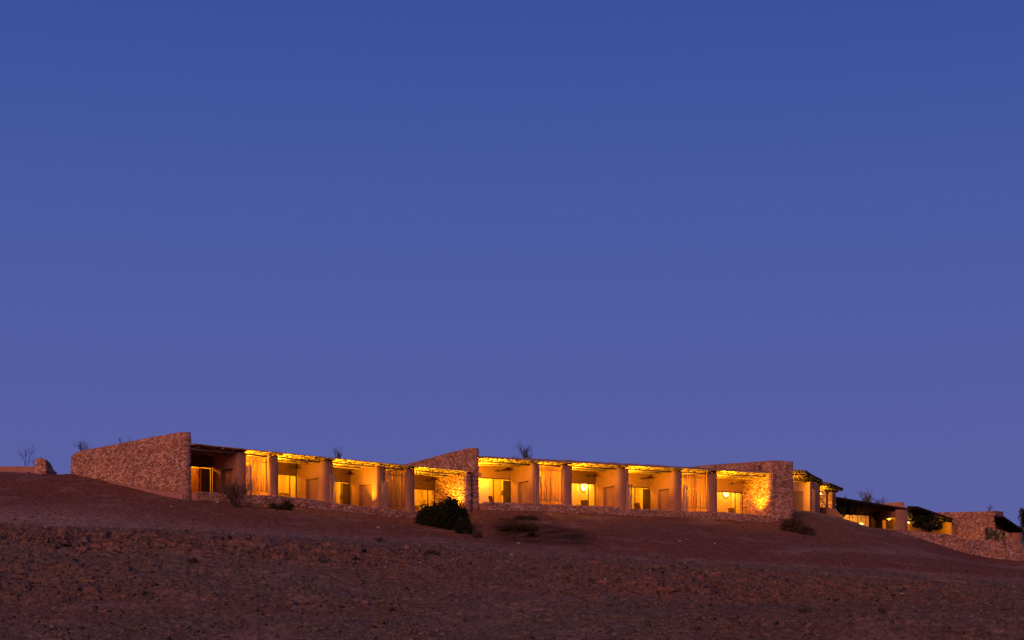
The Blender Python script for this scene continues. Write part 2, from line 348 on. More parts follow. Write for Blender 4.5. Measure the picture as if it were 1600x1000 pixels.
def soil(X, Y, z):
    u = X / np.maximum(Y, 40); lipz = np.interp(CX + F * u, LX, LYv)
    red = sm(Y + 5 * fbm(X * .12, Y * .12, 3), 93.5, 99) 
    red = np.clip(red * .9 + .35 * sm(fbm(X * .06 + 9, Y * .09, 3), .02, .2), 0, 1)
    pale = .75 * np.exp(-((Y - 95.5 - 2.5 * fbm(X * .05, X * .02, 2)) / 3.2) ** 2) * (.55 + .9 * (fbm(X * .09, Y * .2, 3) + .25))
    # trodden track climbing to the right-hand houses, and dust on the far left brow
    tr = 104 + (u - .14) * 290; pale += .65 * np.exp(-((Y - tr) / (3.0 + 12 * np.maximum(u - .16, 0))) ** 2) * sm(u, .13, .16) * (1 - sm(u, .30, .4))
    pale += .7 * np.exp(-((u + .265) / .055) ** 2 - ((Y - 99.0) / 4.5) ** 2)
    pale += .45 * sm(fbm(X * .5 + 3, Y * .5, 4), .1, .24)
    return np.clip(red, 0, 1), np.clip(pale, 0, 1)
def build_ground():
    us = np.concatenate([np.linspace(-3.2, -.5, 26), np.linspace(-.47, -.32, 40), np.linspace(-.318, .318, 1080), np.linspace(.32, .47, 40), np.linspace(.5, 3.2, 26)])
    ys = np.concatenate([np.linspace(-40, 50, 60), np.linspace(51, 122, 660), np.linspace(122.3, 170, 150), np.linspace(172, 260, 34), np.geomspace(270, 3200, 26)])
    U, Yg = np.meshgrid(us, ys); Wd = np.where(Yg > 50, Yg, 50.0); X = U * Wd
    Z = H(X, Yg); nr, nc = X.shape
    co = np.stack([X, Yg, Z], -1).reshape(-1, 3)
    i = np.arange(nr * nc).reshape(nr, nc); q = np.stack([i[:-1, :-1], i[:-1, 1:], i[1:, 1:], i[1:, :-1]], -1).reshape(-1, 4)
    me = bpy.data.meshes.new('hillside'); me.vertices.add(len(co)); me.vertices.foreach_set('co', co.ravel())
    me.loops.add(q.size); me.loops.foreach_set('vertex_index', q.ravel().astype(np.int32)); me.polygons.add(len(q))
    me.polygons.foreach_set('loop_start', np.arange(0, q.size, 4, dtype=np.int32)); me.update(calc_edges=True)
    r, p = soil(X, Yg, Z); bd = ledge_mask(X, Yg, Z)
    uu = X / Wd; yy = (HY - F * Z / np.maximum(Yg, 1)); px = CX + F * uu
    sx = px - 790; cyy = 819 + sx * .17; dark = sm(px, 748, 800) * (1 - sm(px, 900 , 952)) * sm(yy, cyy - 13, cyy - 7) * (1 - sm(yy, 842 + sx * .04, 858 + sx * .02)) * sm(Yg, 100, 103) * np.clip(.8 + 1.3 * fbm(X * .8, Yg * .8, 3), 0, 1)  # shade of the hollow below the second row, painted as darker ground
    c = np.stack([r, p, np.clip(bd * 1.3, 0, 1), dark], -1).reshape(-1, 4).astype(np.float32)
    a = me.attributes.new('soil', 'FLOAT_COLOR', 'POINT'); a.data.foreach_set('color', c.ravel())  # soil masks, with the painted shade of the hollow in alpha
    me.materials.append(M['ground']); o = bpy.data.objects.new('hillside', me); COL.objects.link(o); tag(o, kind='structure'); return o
build_ground()
def gz(x, y): return float(H(np.array([x]), np.array([y]))[0])
_cache = {}
def ray(px, y):
    """point of the hillside seen at this place in the photograph"""
    if px not in _cache:
        Ys = np.linspace(54, 150, 700); Z = H((px - CX) / F * Ys, Ys); _cache[px] = (Ys, HY - F * Z / Ys)
    Ys, yy = _cache[px]; run = np.minimum.accumulate(yy); i = int(np.argmax(run <= y)) if (run <= y).any() else len(Ys) - 1
    Y = Ys[i]; v = at(px, yy[i], Y); return v

# ------------------------------------------------------------------ rocks
def hull_rock(seed, flat=(1, 1, 1), npts=14, power=3.5):
    r = random.Random(seed); bm = bmesh.new()
    for i in range(npts):
        v = Vector((r.uniform(-1, 1), r.uniform(-1, 1), r.uniform(-1, 1))); m = (abs(v.x) ** power + abs(v.y) ** power + abs(v.z) ** power) ** (1 / power)
        v = v / m; bm.verts.new((v.x * flat[0] / 2, v.y * flat[1] / 2, v.z * flat[2] / 2))
    res = bmesh.ops.convex_hull(bm, input=bm.verts[:])
    bmesh.ops.delete(bm, geom=list({g for g in res['geom_interior'] + res['geom_unused'] if isinstance(g, bmesh.types.BMVert)}), context='VERTS')
    bmesh.ops.recalc_face_normals(bm, faces=bm.faces); me = bpy.data.meshes.new('rock'); bm.to_mesh(me); bm.free()
    return me
def tint_mesh(me, t):
    a = me.attributes.new('tint', 'FLOAT_COLOR', 'FACE'); a.data.foreach_set('color', np.tile(np.array([*t, 1], dtype=np.float32), len(me.polygons)))
ROCKS = []
for k in range(16):
    me = hull_rock(100 + k, (1, .8, .62), 18); g = random.choice((.6, .75, .9, 1.0, 1.1, 1.25)); tint_mesh(me, (g, g * random.uniform(.85, 1.0), g * random.uniform(.8, 1.0))); me.materials.append(M['rock']); ROCKS.append(me)
def scatter(name, pts, sizes, tints, mat, flat=(1, .9, .6), seeds=8, sink=.25):
    bases = []
    for k in range(seeds):
        me = hull_rock(900 + k, flat, 9, 2.6); v = np.array([x.co[:] for x in me.vertices]); f = np.array([p.vertices[:] for p in me.polygons]); bases.append((v, f)); bpy.data.meshes.remove(me)
    V = []; Fs = []; T = []; off = 0
    for i, p in enumerate(pts):
        v, f = bases[i % seeds]; a = RNG.rand() * 6.28; c, s = math.cos(a), math.sin(a); sx = sizes[i]
        tx = RNG.uniform(-.5, .5); w = v.copy(); w[:, 2] = v[:, 2] + tx * v[:, 0] * .5
        q = np.stack([(w[:, 0] * c - w[:, 1] * s) * sx, (w[:, 0] * s + w[:, 1] * c) * sx, w[:, 2] * sx + sx * sink * .5], -1) + p
        V.append(q); Fs.append(f + off); off += len(v); T.append(np.tile(tints[i], (len(f), 1)))
    V = np.concatenate(V); Fs = np.concatenate(Fs); T = np.concatenate(T)
    me = bpy.data.meshes.new(name); me.vertices.add(len(V)); me.vertices.foreach_set('co', V.ravel()); me.loops.add(Fs.size); me.loops.foreach_set('vertex_index', Fs.ravel().astype(np.int32))
    me.polygons.add(len(Fs)); me.polygons.foreach_set('loop_start', np.arange(0, Fs.size, 3, dtype=np.int32)); me.update(calc_edges=True)
    a = me.attributes.new('tint', 'FLOAT_COLOR', 'FACE'); a.data.foreach_set('color', np.concatenate([T, np.ones((len(T), 1))], 1).astype(np.float32).ravel())
    me.materials.append(mat); o = bpy.data.objects.new(name, me); COL.objects.link(o); return o
def loose_stones():
    n = 60000; Y = 52 + 76 * RNG.rand(n) ** 1.05; u = RNG.uniform(-.33, .33, n); X = u * Y; m = ledge_mask(X, Y, 0)
    cl = fbm(X * .35, Y * .35, 3)
    keep = (RNG.rand(n) < (.12 + 1.0 * np.clip(cl + .1, 0, 1) + .5 * m) * (1 - .4 * sm(Y + 8 * fbm(X * .09, Y * .06, 2), 88, 106)))
    for S in (S1, S2):
        s, nn = S.local(X, Y); keep &= ~((s > -1) & (s < 28) & (nn > -.8))
    X, Y, m = X[keep], Y[keep], m[keep]; Z = H(X, Y); n = len(X)
    sz = .04 + .17 * RNG.rand(n) ** 2.6 + .20 * (RNG.rand(n) > .975) * RNG.rand(n)
    sz *= np.where(Y < 92, 1.35, 1.0); sz = np.where(m > .3, np.maximum(sz, .07 + .2 * RNG.rand(n)[:n] ** 2), sz); T0 = m
    g = RNG.uniform(.45, 1.2, n); pale = (RNG.rand(n) > .965) & (Y > 80); g = np.where(pale, RNG.uniform(1.5, 2.3, n), g)
    T = np.stack([g, g * RNG.uniform(.85, 1.05, n), g * RNG.uniform(.85, 1.1, n)], -1); T[pale, 1] *= 1.25; T[pale, 2] *= 1.35
    o = scatter('loose_stones', np.stack([X, Y, Z], -1), sz, T, M['pebble']); tag(o, 'loose stones and gravel scattered over the dusky hillside', 'stones', kind='stuff')
loose_stones()
def outcrop(label, px0, px1, ytop, ybot, n, big, seed):
    r = random.Random(seed); rows = [(px, ytop(px), ybot(px)) for px in (px0, px1)]
    c = ray((px0 + px1) / 2, (ytop((px0 + px1) / 2) + ybot((px0 + px1) / 2)) / 2)
    e = empty('rock_outcrop', c, label, 'rock outcrop', 'broken rock ledges in the lower slope')
    for i in range(n):
        px = round(r.uniform(px0, px1) / 4) * 4; y = r.uniform(ytop(px), ybot(px)); v = ray(px, y)
        me = ROCKS[r.randrange(16)]; o = bpy.data.objects.new('rock', me); COL.objects.link(o); o.parent = e
        s = big * r.uniform(.45, 1.0) if r.random() > .25 else big * r.uniform(1.0, 1.5)
        o.scale = (s * r.uniform(.8, 1.5), s * r.uniform(.8, 1.1), s * r.uniform(.55, 1.0)); o.rotation_euler = (r.uniform(-.12, .12), r.uniform(-.12, .12), r.uniform(-.35, .35))
        o.location = (v.x - c.x + r.uniform(-.05, .05), v.y - c.y + .1, v.z - c.z - s * .2)
lip = lambda px: float(np.interp(px, LX, LYv))
outcrop('long reddish rock ledge on the lower slope, below the tall stone end wall', 60, 400, lambda p: lip(p) + 12, lambda p: lip(p) + 58, 170, .44, 1)
outcrop('broken rock ledge low on the slope directly below the first row of bays', 410, 660, lambda p: lip(p) + 16, lambda p: lip(p) + 55, 80, .45, 2)
outcrop('widest blocky rock ledge, below the second row of lit bays', 920, 1250, lambda p: lip(p) + 4, lambda p: lip(p) + 58, 170, .54, 3)
outcrop('thin cracked rock ledge below the terrace wall of the far houses', 1265, 1590, lambda p: lip(p) + 5, lambda p: lip(p) + 40, 80, .50, 4)
outcrop('small dark rock step beneath the long reddish ledge at the edge of the slope', 0, 160, lambda p: 885, lambda p: 935, 40, .5, 5)

# ------------------------------------------------------------------ stone walling
def clip(poly, px, py, nx, ny):      # keep (p - P).n <= 0
    out = []; m = len(poly)
    for i in range(m):
        a = poly[i]; b = poly[(i + 1) % m]; da = (a[0] - px) * nx + (a[1] - py) * ny; db = (b[0] - px) * nx + (b[1] - py) * ny
        if da <= 0: out.append(a)
        if (da < 0 < db) or (db < 0 < da): t = da / (da - db); out.append((a[0] + (b[0] - a[0]) * t, a[1] + (b[1] - a[1]) * t))
    return out
class Path:
    def __init__(s, pts, side):
        s.p = [Vector(q) for q in pts]; s.side = side; s.l = [0]
        for a, b in zip(s.p, s.p[1:]): s.l.append(s.l[-1] + (b - a).length)
        s.L = s.l[-1]; dirs = [(b - a).normalized() for a, b in zip(s.p, s.p[1:])]; nn = [Vector((d.y, -d.x)) * side for d in dirs]
        s.nv = [nn[0]] + [(nn[i] + nn[i + 1]).normalized() for i in range(len(nn) - 1)] + [nn[-1]]
    def ev(s, a, off):
        a = min(max(a, 0), s.L); i = 0
        while i < len(s.l) - 2 and s.l[i + 1] < a: i += 1
        t = (a - s.l[i]) / (s.l[i + 1] - s.l[i]); q = s.p[i].lerp(s.p[i + 1], t); n = s.nv[i].lerp(s.nv[i + 1], t).normalized(); return q + n * off
STONE_PAL = [(1.18, 1.30, 1.30), (.68, .6, .55), (.7, .6, .54), (1.0, .85, .6), (1.0, 1.0, 1.0), (.82, .74, .70), (1.12, 1.15, 1.15), (.70, .60, .56), (1.0, .88, .80), (1.2, 1.32, 1.4), (.9, .85, .85), (1.05, .92, .78), (.6, .5, .5)]
def stones(parent, path, zlo, zhi, cw, ch, depth=.05, jit=.38, gap=.012, keep=120, seed=0, bright=1.0, minpx=0, courses=None):
    r = random.Random(seed); k = cw / ch; za = min(zlo(path.L * t / 20) for t in range(21)); zb = max(zhi(path.L * t / 20) for t in range(21))
    nj = int((zb - za) / ch) + 2; ni = int(path.L / cw) + 2; P = {}
    for j in range(-1, nj):
        for i in range(-1, ni):
            P[i, j] = ((i + .5 + (.5 if j % 2 else 0) + r.uniform(-jit, jit)) * cw, (za + (j + .5) * ch + r.uniform(-jit, jit) * ch) * k)
    cells = []
    for (i, j), p in P.items():
        if not (0 <= p[0] <= path.L): continue
        z = p[1] / k
        if z < zlo(p[0]) - ch * .2 or z > zhi(p[0]) + ch * .2: continue
        poly = [(p[0] - 2 * cw, p[1] - 2 * cw), (p[0] + 2 * cw, p[1] - 2 * cw), (p[0] + 2 * cw, p[1] + 2 * cw), (p[0] - 2 * cw, p[1] + 2 * cw)]
        for dj in (-2, -1, 0, 1, 2):
            for di in (-2, -1, 0, 1, 2):
                q = P.get((i + di, j + dj))
                if q is None or q is p: continue
                dx, dy = q[0] - p[0], q[1] - p[1]; d = math.hypot(dx, dy)
                if d < 1e-6 or d > 3.4 * cw: continue
                nx, ny = dx / d, dy / d; poly = clip(poly, p[0] + dx / 2 - nx * gap, p[1] + dy / 2 - ny * gap, nx, ny)
                if len(poly) < 3: break
            if len(poly) < 3: break
        if len(poly) < 3: continue
        poly = clip(poly, 0, 0, -1, 0); poly = clip(poly, path.L, 0, 1, 0) if poly else poly
        for f, sg in ((zhi, 1), (zlo, -1)):
            if len(poly) < 3: break
            z0 = f(p[0] - cw / 2) * k; z1 = f(p[0] + cw / 2) * k; nx, ny = -(z1 - z0), cw; l = math.hypot(nx, ny); poly = clip(poly, p[0], (z0 + z1) / 2, sg * nx / l, sg * ny / l)
        if len(poly) < 3: continue
        poly = [(a, b / k) for a, b in poly]
        ar = abs(sum(poly[m][0] * poly[(m + 1) % len(poly)][1] - poly[(m + 1) % len(poly)][0] * poly[m][1] for m in range(len(poly)))) / 2
        if ar < cw * ch * .12: continue
        cells.append((ar, poly))
    cells.sort(key=lambda c: -c[0]); rest = MB(); made = 0
    for idx, (ar, poly) in enumerate(cells):
        ca = sum(a for a, b in poly) / len(poly); cb = sum(b for a, b in poly) / len(poly); d = depth * r.uniform(.35, 1.25); n = len(poly)
        t = r.choice(STONE_PAL); g = bright * r.uniform(.85, 1.12) * (1 + .5 * float(fbm(np.array([ca * .9 + seed]), np.array([cb * .9]), 2)[0])); t = tuple(c * g for c in t)
        vs = []; tilt = r.uniform(-.25, .25) * depth
        for a, b in poly: q = path.ev(a, -.03); vs.append((q.x, q.y, b))
        for a, b in poly: q = path.ev(ca + (a - ca) * .97, d * .7); vs.append((q.x, q.y, cb + (b - cb) * .97))
        for a, b in poly:
            q = path.ev(ca + (a - ca) * .78, d + tilt * (1 if b > cb else -1)); vs.append((q.x, q.y, cb + (b - cb) * .78))
        fs = [(i, (i + 1) % n, n + (i + 1) % n, n + i) for i in range(n)] + [(n + i, n + (i + 1) % n, 2 * n + (i + 1) % n, 2 * n + i) for i in range(n)] + [tuple(range(2 * n, 3 * n))]
        if idx < keep:
            m = MB(); m.add(vs, fs, t); c = path.ev(ca, 0); m.build('stone', M['stone'], parent, origin=(c.x, c.y, cb))
        else: rest.add(vs, fs, t)
    if rest.v: o = rest.build('small_stones', M['stone'], parent, kind='stuff')
def nose_path(S, s0, s1, nback, nfront=0.0, seg=7, backs=None, rf=.55):
    """left face from the back, round the nose, along the right face"""
    r = (s1 - s0) / 2; c = (s0 + s1) / 2; pts = [S.xy(s0, nback)]
    for i in range(seg + 1):
        a = math.pi - math.pi * i / seg; pts.append(S.xy(c + math.cos(a) * r, nfront + r * rf - math.sin(a) * r * rf))
    pts.append(S.xy(s1, backs if backs is not None else nback)); return pts
def inset_plan(pts, amt):
    n = len(pts); c = Vector((sum(p[0] for p in pts) / n, sum(p[1] for p in pts) / n)); out = []
    for p in pts: v = Vector(p) - c; out.append(tuple(c + v))
    return out

# ---- tall end wall of the first row (wall one)
def tall_wall(S, s0, s1, nb, prof, low, label, cw, ch, keep, seed, jit=.38, rightn=1.2, rounded_back=False, notch=None, seg=7, nosew=None, rf=.55):
    """prof: list of (px, y) of the wall top along its left face, from back to front"""
    na = [S.n_at(px, s0) for px, y in prof]; za = [(HY - y) / F * (S.W(s0, n, 0).y) for n, (px, y) in zip(na, prof)]
    o = np.argsort(na); na = np.array(na)[o]; za = np.array(za)[o]
    topn = lambda n: float(np.interp(n, na, za))
    e = empty('stone_wall', S.W((s0 + s1) / 2, 0, low(0) - .3), label, 'stone wall')
    pts = nose_path(S, s0, s1, nb, 0, seg, nb, rf); ns = [S.local(*p)[1] for p in pts]
    dense = []; dn = []
    for a in range(len(pts) - 1):
        kk = 18 if a in (0, len(pts) - 2) else 1
        for t in range(kk): q = Vector(pts[a]).lerp(Vector(pts[a + 1]), t / kk); dense.append((q.x, q.y)); dn.append(S.local(q.x, q.y)[1])
    dense.append(pts[-1]); dn.append(nb)
    core = MB(); m = len(dense)
    core.prism(dense, [low(n) - 1.6 for n in dn], [topn(n) for n in dn])
    core.build('core', M['mortar'], e)
    # thin mud coping: a cap following the top
    cap = MB(); cap.cur = (1, 1, 1)
    cen = S.xy((s0 + s1) / 2, nb / 2)
    cap.prism([tuple(S.xy((s0 + s1) / 2 + (S.local(*p)[0] - (s0 + s1) / 2) * 1.04, S.local(*p)[1] - (.02 if S.local(*p)[1] < nb / 2 else 0))) for p in dense], [topn(n) - .005 for n in dn], [topn(n) + .05 for n in dn])
    cap.build('coping', M['plinth'], e)
    P = Path(pts, 1); total = P.L
    # outward side check
    tst = P.ev(.5, 1.0); sl = S.local(tst.x, tst.y)[0]
    if sl > s0: P = Path(pts, -1)
    def nof(a): q = P.ev(a, 0); return S.local(q.x, q.y)[1]
    aL = nb - .3   # length of the left face before the nose zone
    L0 = P.l[1]
    cut = Path(pts[:2], P.side)
    stones(e, cut, lambda a: low(max(0, nb - a)), lambda a: topn(nb - a), cw, ch, .06, jit, .012, keep, seed)
    ptsn = [tuple(q) for q in pts[1:-1]] + [S.xy(s1, rightn)]
    PN = Path(ptsn, P.side)
    stones(e, PN, lambda a: low(0) - .5, lambda a: topn(0), nosew or .26, .115, .04, .22, .009, 40, seed + 1)
    return e, topn
S1.end = S1.s_at(733); S2.end = S2.s_at(1208)
w1prof = [(108, 716), (111, 714), (116, 710), (122, 706.5), (140, 703), (180, 695.5), (240, 683.5), (288, 675.5), (300, 676)]
nb1 = S1.n_at(111, A1)
def low1(n):
    pts = [(111, 741), (140, 747), (200, 757), (240, 764.5), (288, 771)]
    a = [S1.n_at(px, A1) for px, y in pts][::-1]; z = [(HY - y) / F * S1.W(A1, S1.n_at(px, A1), 0).y for px, y in pts][::-1]
    return float(np.interp(n, a, z))
wall1, top1 = tall_wall(S1, A1, -.02, nb1, w1prof, low1, 'tall tapering rubble stone wall closing the unlit end of the first row, on the brow', .27, .125, 280, 21)
pl = MB()
for i in range(12):
    na, nb_ = nb1 * i / 12, nb1 * (i + 1) / 12
    pl.hexa([S1.W(A1 - .035, na, low1(na) - 1.5), S1.W(A1 - .035, nb_, low1(nb_) - 1.5), S1.W(A1 + .05, nb_, low1(nb_) - 1.5), S1.W(A1 + .05, na, low1(na) - 1.5),
             S1.W(A1 - .02, na, low1(na) - .01), S1.W(A1 - .02, nb_, low1(nb_) - .01), S1.W(A1 + .05, nb_, low1(nb_) - .01), S1.W(A1 + .05, na, low1(na) - .01)])
pl.build('plinth', M['plinth'], wall1)
w2s0 = S2.s_at(735); w2prof = [(600, 734), (646, 723.5), (700, 709), (729, 702), (736, 700.5), (750, 699.6)]
wall2, top2 = tall_wall(S2, w2s0, -.03, 16.0, w2prof, lambda n: S2.zf(0) - .25 if n < .2 else S2.zf(0) - .2, 'rubble stone wall standing between the two rows, sloping back behind the first roof', .24, .15, 60, 33)
w3s0 = S2.s_at(1209.5, -.3); w3s1 = S2.s_at(1240.0, -.3)
class Shift(Seg):
    pass
S3w = Seg(*S2.xy(0, -.3), 28)
wall3, top3 = tall_wall(S3w, w3s0, w3s1, 14.0, [(1040, 735), (1096, 728.4), (1150, 724.5), (1200, 721.5), (1209, 720.3), (1242, 719.5)], lambda n: S2.zf(50) - .15, 'broad blunt stone wall at the end of the second row, beside the round bush', .24, .13, 60, 45, jit=.3, rightn=3.0, nosew=.26, rf=.10)
# rain outlet on its side: a dark box put in for the hole's shade
nn = S3w.n_at(1188, w3s0); ob = MB(); zc = (HY - 732) / F * S3w.W(w3s0, nn, 0).y
for (a, b, c, d) in ((-.20, .20, .17, .21), (-.20, .20, -.21, -.17), (-.24, -.20, -.21, .21), (.20, .24, -.21, .21)):
    ob.hexa([S3w.W(w3s0 + x, nn + y, zc + z) for z in (c, d) for x, y in ((-.10, a), (.02, a), (.02, b), (-.10, b))])
ob.build('outlet_frame', M['mortar'], wall3)
ob = MB(); ob.hexa([S3w.W(w3s0 + x, nn + y, zc + z) for z in (-.17, .17) for x, y in ((-.072, -.2), (-.02, -.2), (-.02, .2), (-.072, .2))]); ob.build('outlet_shade_box', M['metal'], wall3)

# ------------------------------------------------------------------ the two rows of bays
def box(mb, S, s0, s1, n0, n1, z0, z1, tint=None):
    f = lambda z, s: z(s) if callable(z) else z
    mb.hexa([S.W(s0, n0, f(z0, s0)), S.W(s1, n0, f(z0, s1)), S.W(s1, n1, f(z0, s1)), S.W(s0, n1, f(z0, s0)),
             S.W(s0, n0, f(z1, s0)), S.W(s1, n0, f(z1, s1)), S.W(s1, n1, f(z1, s1)), S.W(s0, n1, f(z1, s0))], tint)
def fin(S, parent, s0, s1, niche, ztop):
    """partition wall with a rounded nose; the bay side may hold a tall niche"""
    r = (s1 - s0) / 2; c = (s0 + s1) / 2; z0 = S.zf(c); zn = z0 + 1.76
    def ring(notch):
        p = [S.xy(s0, ND + .002)]
        if notch: p += [S.xy(s0, 2.05), S.xy(s0 + .24, 2.05), S.xy(s0 + .24, .52), S.xy(s0, .52)]
        for i in range(11):
            a = math.pi - math.pi * i / 10; p.append(S.xy(c + math.cos(a) * r, r * .5 - math.sin(a) * r * .5 - .12))
        p.append(S.xy(s1, ND + .002)); return p
    mb = MB()
    if niche:
        mb.prism(ring(True), z0 - .4, zn); mb.prism(ring(False), zn, ztop)
    else: mb.prism(ring(False), z0 - .4, ztop)
    o = mb.build('fin_wall', M['adobe'], parent)
    if niche:
        nb_ = MB(); box(nb_, S, s0 + .215, s0 + .236, .56, 1.3, z0, zn - .02); nb_.build('niche_leaf', M['niche'], o)
        nb_ = MB(); box(nb_, S, s0 + .215, s0 + .236, 1.31, 2.01, z0, zn - .02); nb_.build('niche_leaf', M['niche'], o)
    return o
def pole(mb, a, b, r, wob=.03, n=6, sides=6, tint=None, rnd=random):
    a = Vector(a); b = Vector(b); pts = []; ph = rnd.uniform(0, 6.28)
    for i in range(n + 1):
        t = i / n; p = a.lerp(b, t); p = p + Vector((math.sin(ph + t * 5) * wob, math.cos(ph * 2 + t * 4) * wob, math.sin(ph * 3 + t * 6) * wob)); pts.append(p)
    mb.tube(pts, [r * (1 - .15 * i / n) for i in range(n + 1)], sides, tint)
def lamp_at(pos, power, size=.08, parent=None, col=(1.0, .50, .012), name='glow'):
    ld = bpy.data.lights.new(name, 'POINT'); ld.energy = power; ld.color = col; ld.shadow_soft_size = size
    o = bpy.data.objects.new(name, ld); COL.objects.link(o); o.location = Vector(pos) - (WORLD[parent.name] if parent else Vector((0, 0, 0)))
    if parent: o.parent = parent
    return o
def sconce(pos, S, side, power, label, up=False):
    """half-round wall light open above and below; side +1: mounted on a wall at its left"""
    e = empty('wall_light', pos, label, 'wall light', 'wall lights under the roofs'); p = Vector(pos); d = Vector((*S.d, 0)) * side; nrm = Vector((*S.n, 0))
    mb = MB(); q = [p - d * .0 + nrm * .09, p + nrm * -.09]
    mb.hexa([q[0] - d * .02 + Vector((0, 0, -.12)), q[1] - d * .02 + Vector((0, 0, -.12)), q[1] + Vector((0, 0, -.12)), q[0] + Vector((0, 0, -.12)), q[0] - d * .02 + Vector((0, 0, .12)), q[1] - d * .02 + Vector((0, 0, .12)), q[1] + Vector((0, 0, .12)), q[0] + Vector((0, 0, .12))])
    mb.build('back_plate', M['plate'], e)
    mb = MB(); K = 8; vs = []
    for zz in (-.11, .11):
        for rr in (.10, .088):
            for i in range(K + 1): a = math.pi * i / K; vs.append(p + nrm * (math.cos(a) * rr) + d * (math.sin(a) * rr + .002) + Vector((0, 0, zz)))
    n = K + 1; fs = []
    for i in range(K): fs += [(i, i + 1, 2 * n + i + 1, 2 * n + i), (n + i, 3 * n + i, 3 * n + i + 1, n + i + 1), (i, n + i, n + i + 1, i + 1), (2 * n + i, 2 * n + i + 1, 3 * n + i + 1, 3 * n + i)]
    mb.add(vs, fs); mb.build('lamp_shade', M['plate'], e)
    mb = MB(); mb.tube([p + d * .045 + Vector((0, 0, -.06)), p + d * .045 + Vector((0, 0, .06))], .028, 8); mb.build('bulb', M['bulb_soft'], e)
    if up:
        ld = bpy.data.lights.new('beam_glow', 'SPOT'); ld.energy = power * 1.5; ld.color = (1.0, .49, .010); ld.spot_size = math.radians(168); ld.spot_blend = .5; ld.shadow_soft_size = .05
        o = bpy.data.objects.new('beam_glow', ld); COL.objects.link(o); o.parent = e; o.location = d * .14 + Vector((0, 0, .13)); o.rotation_euler = (d * .55 + nrm * .35 + Vector((0, 0, .95))).to_track_quat('-Z', 'Y').to_euler()
    else: lamp_at(p + d * .16 + Vector((0, 0, .14)), power, .05, e)
    return e

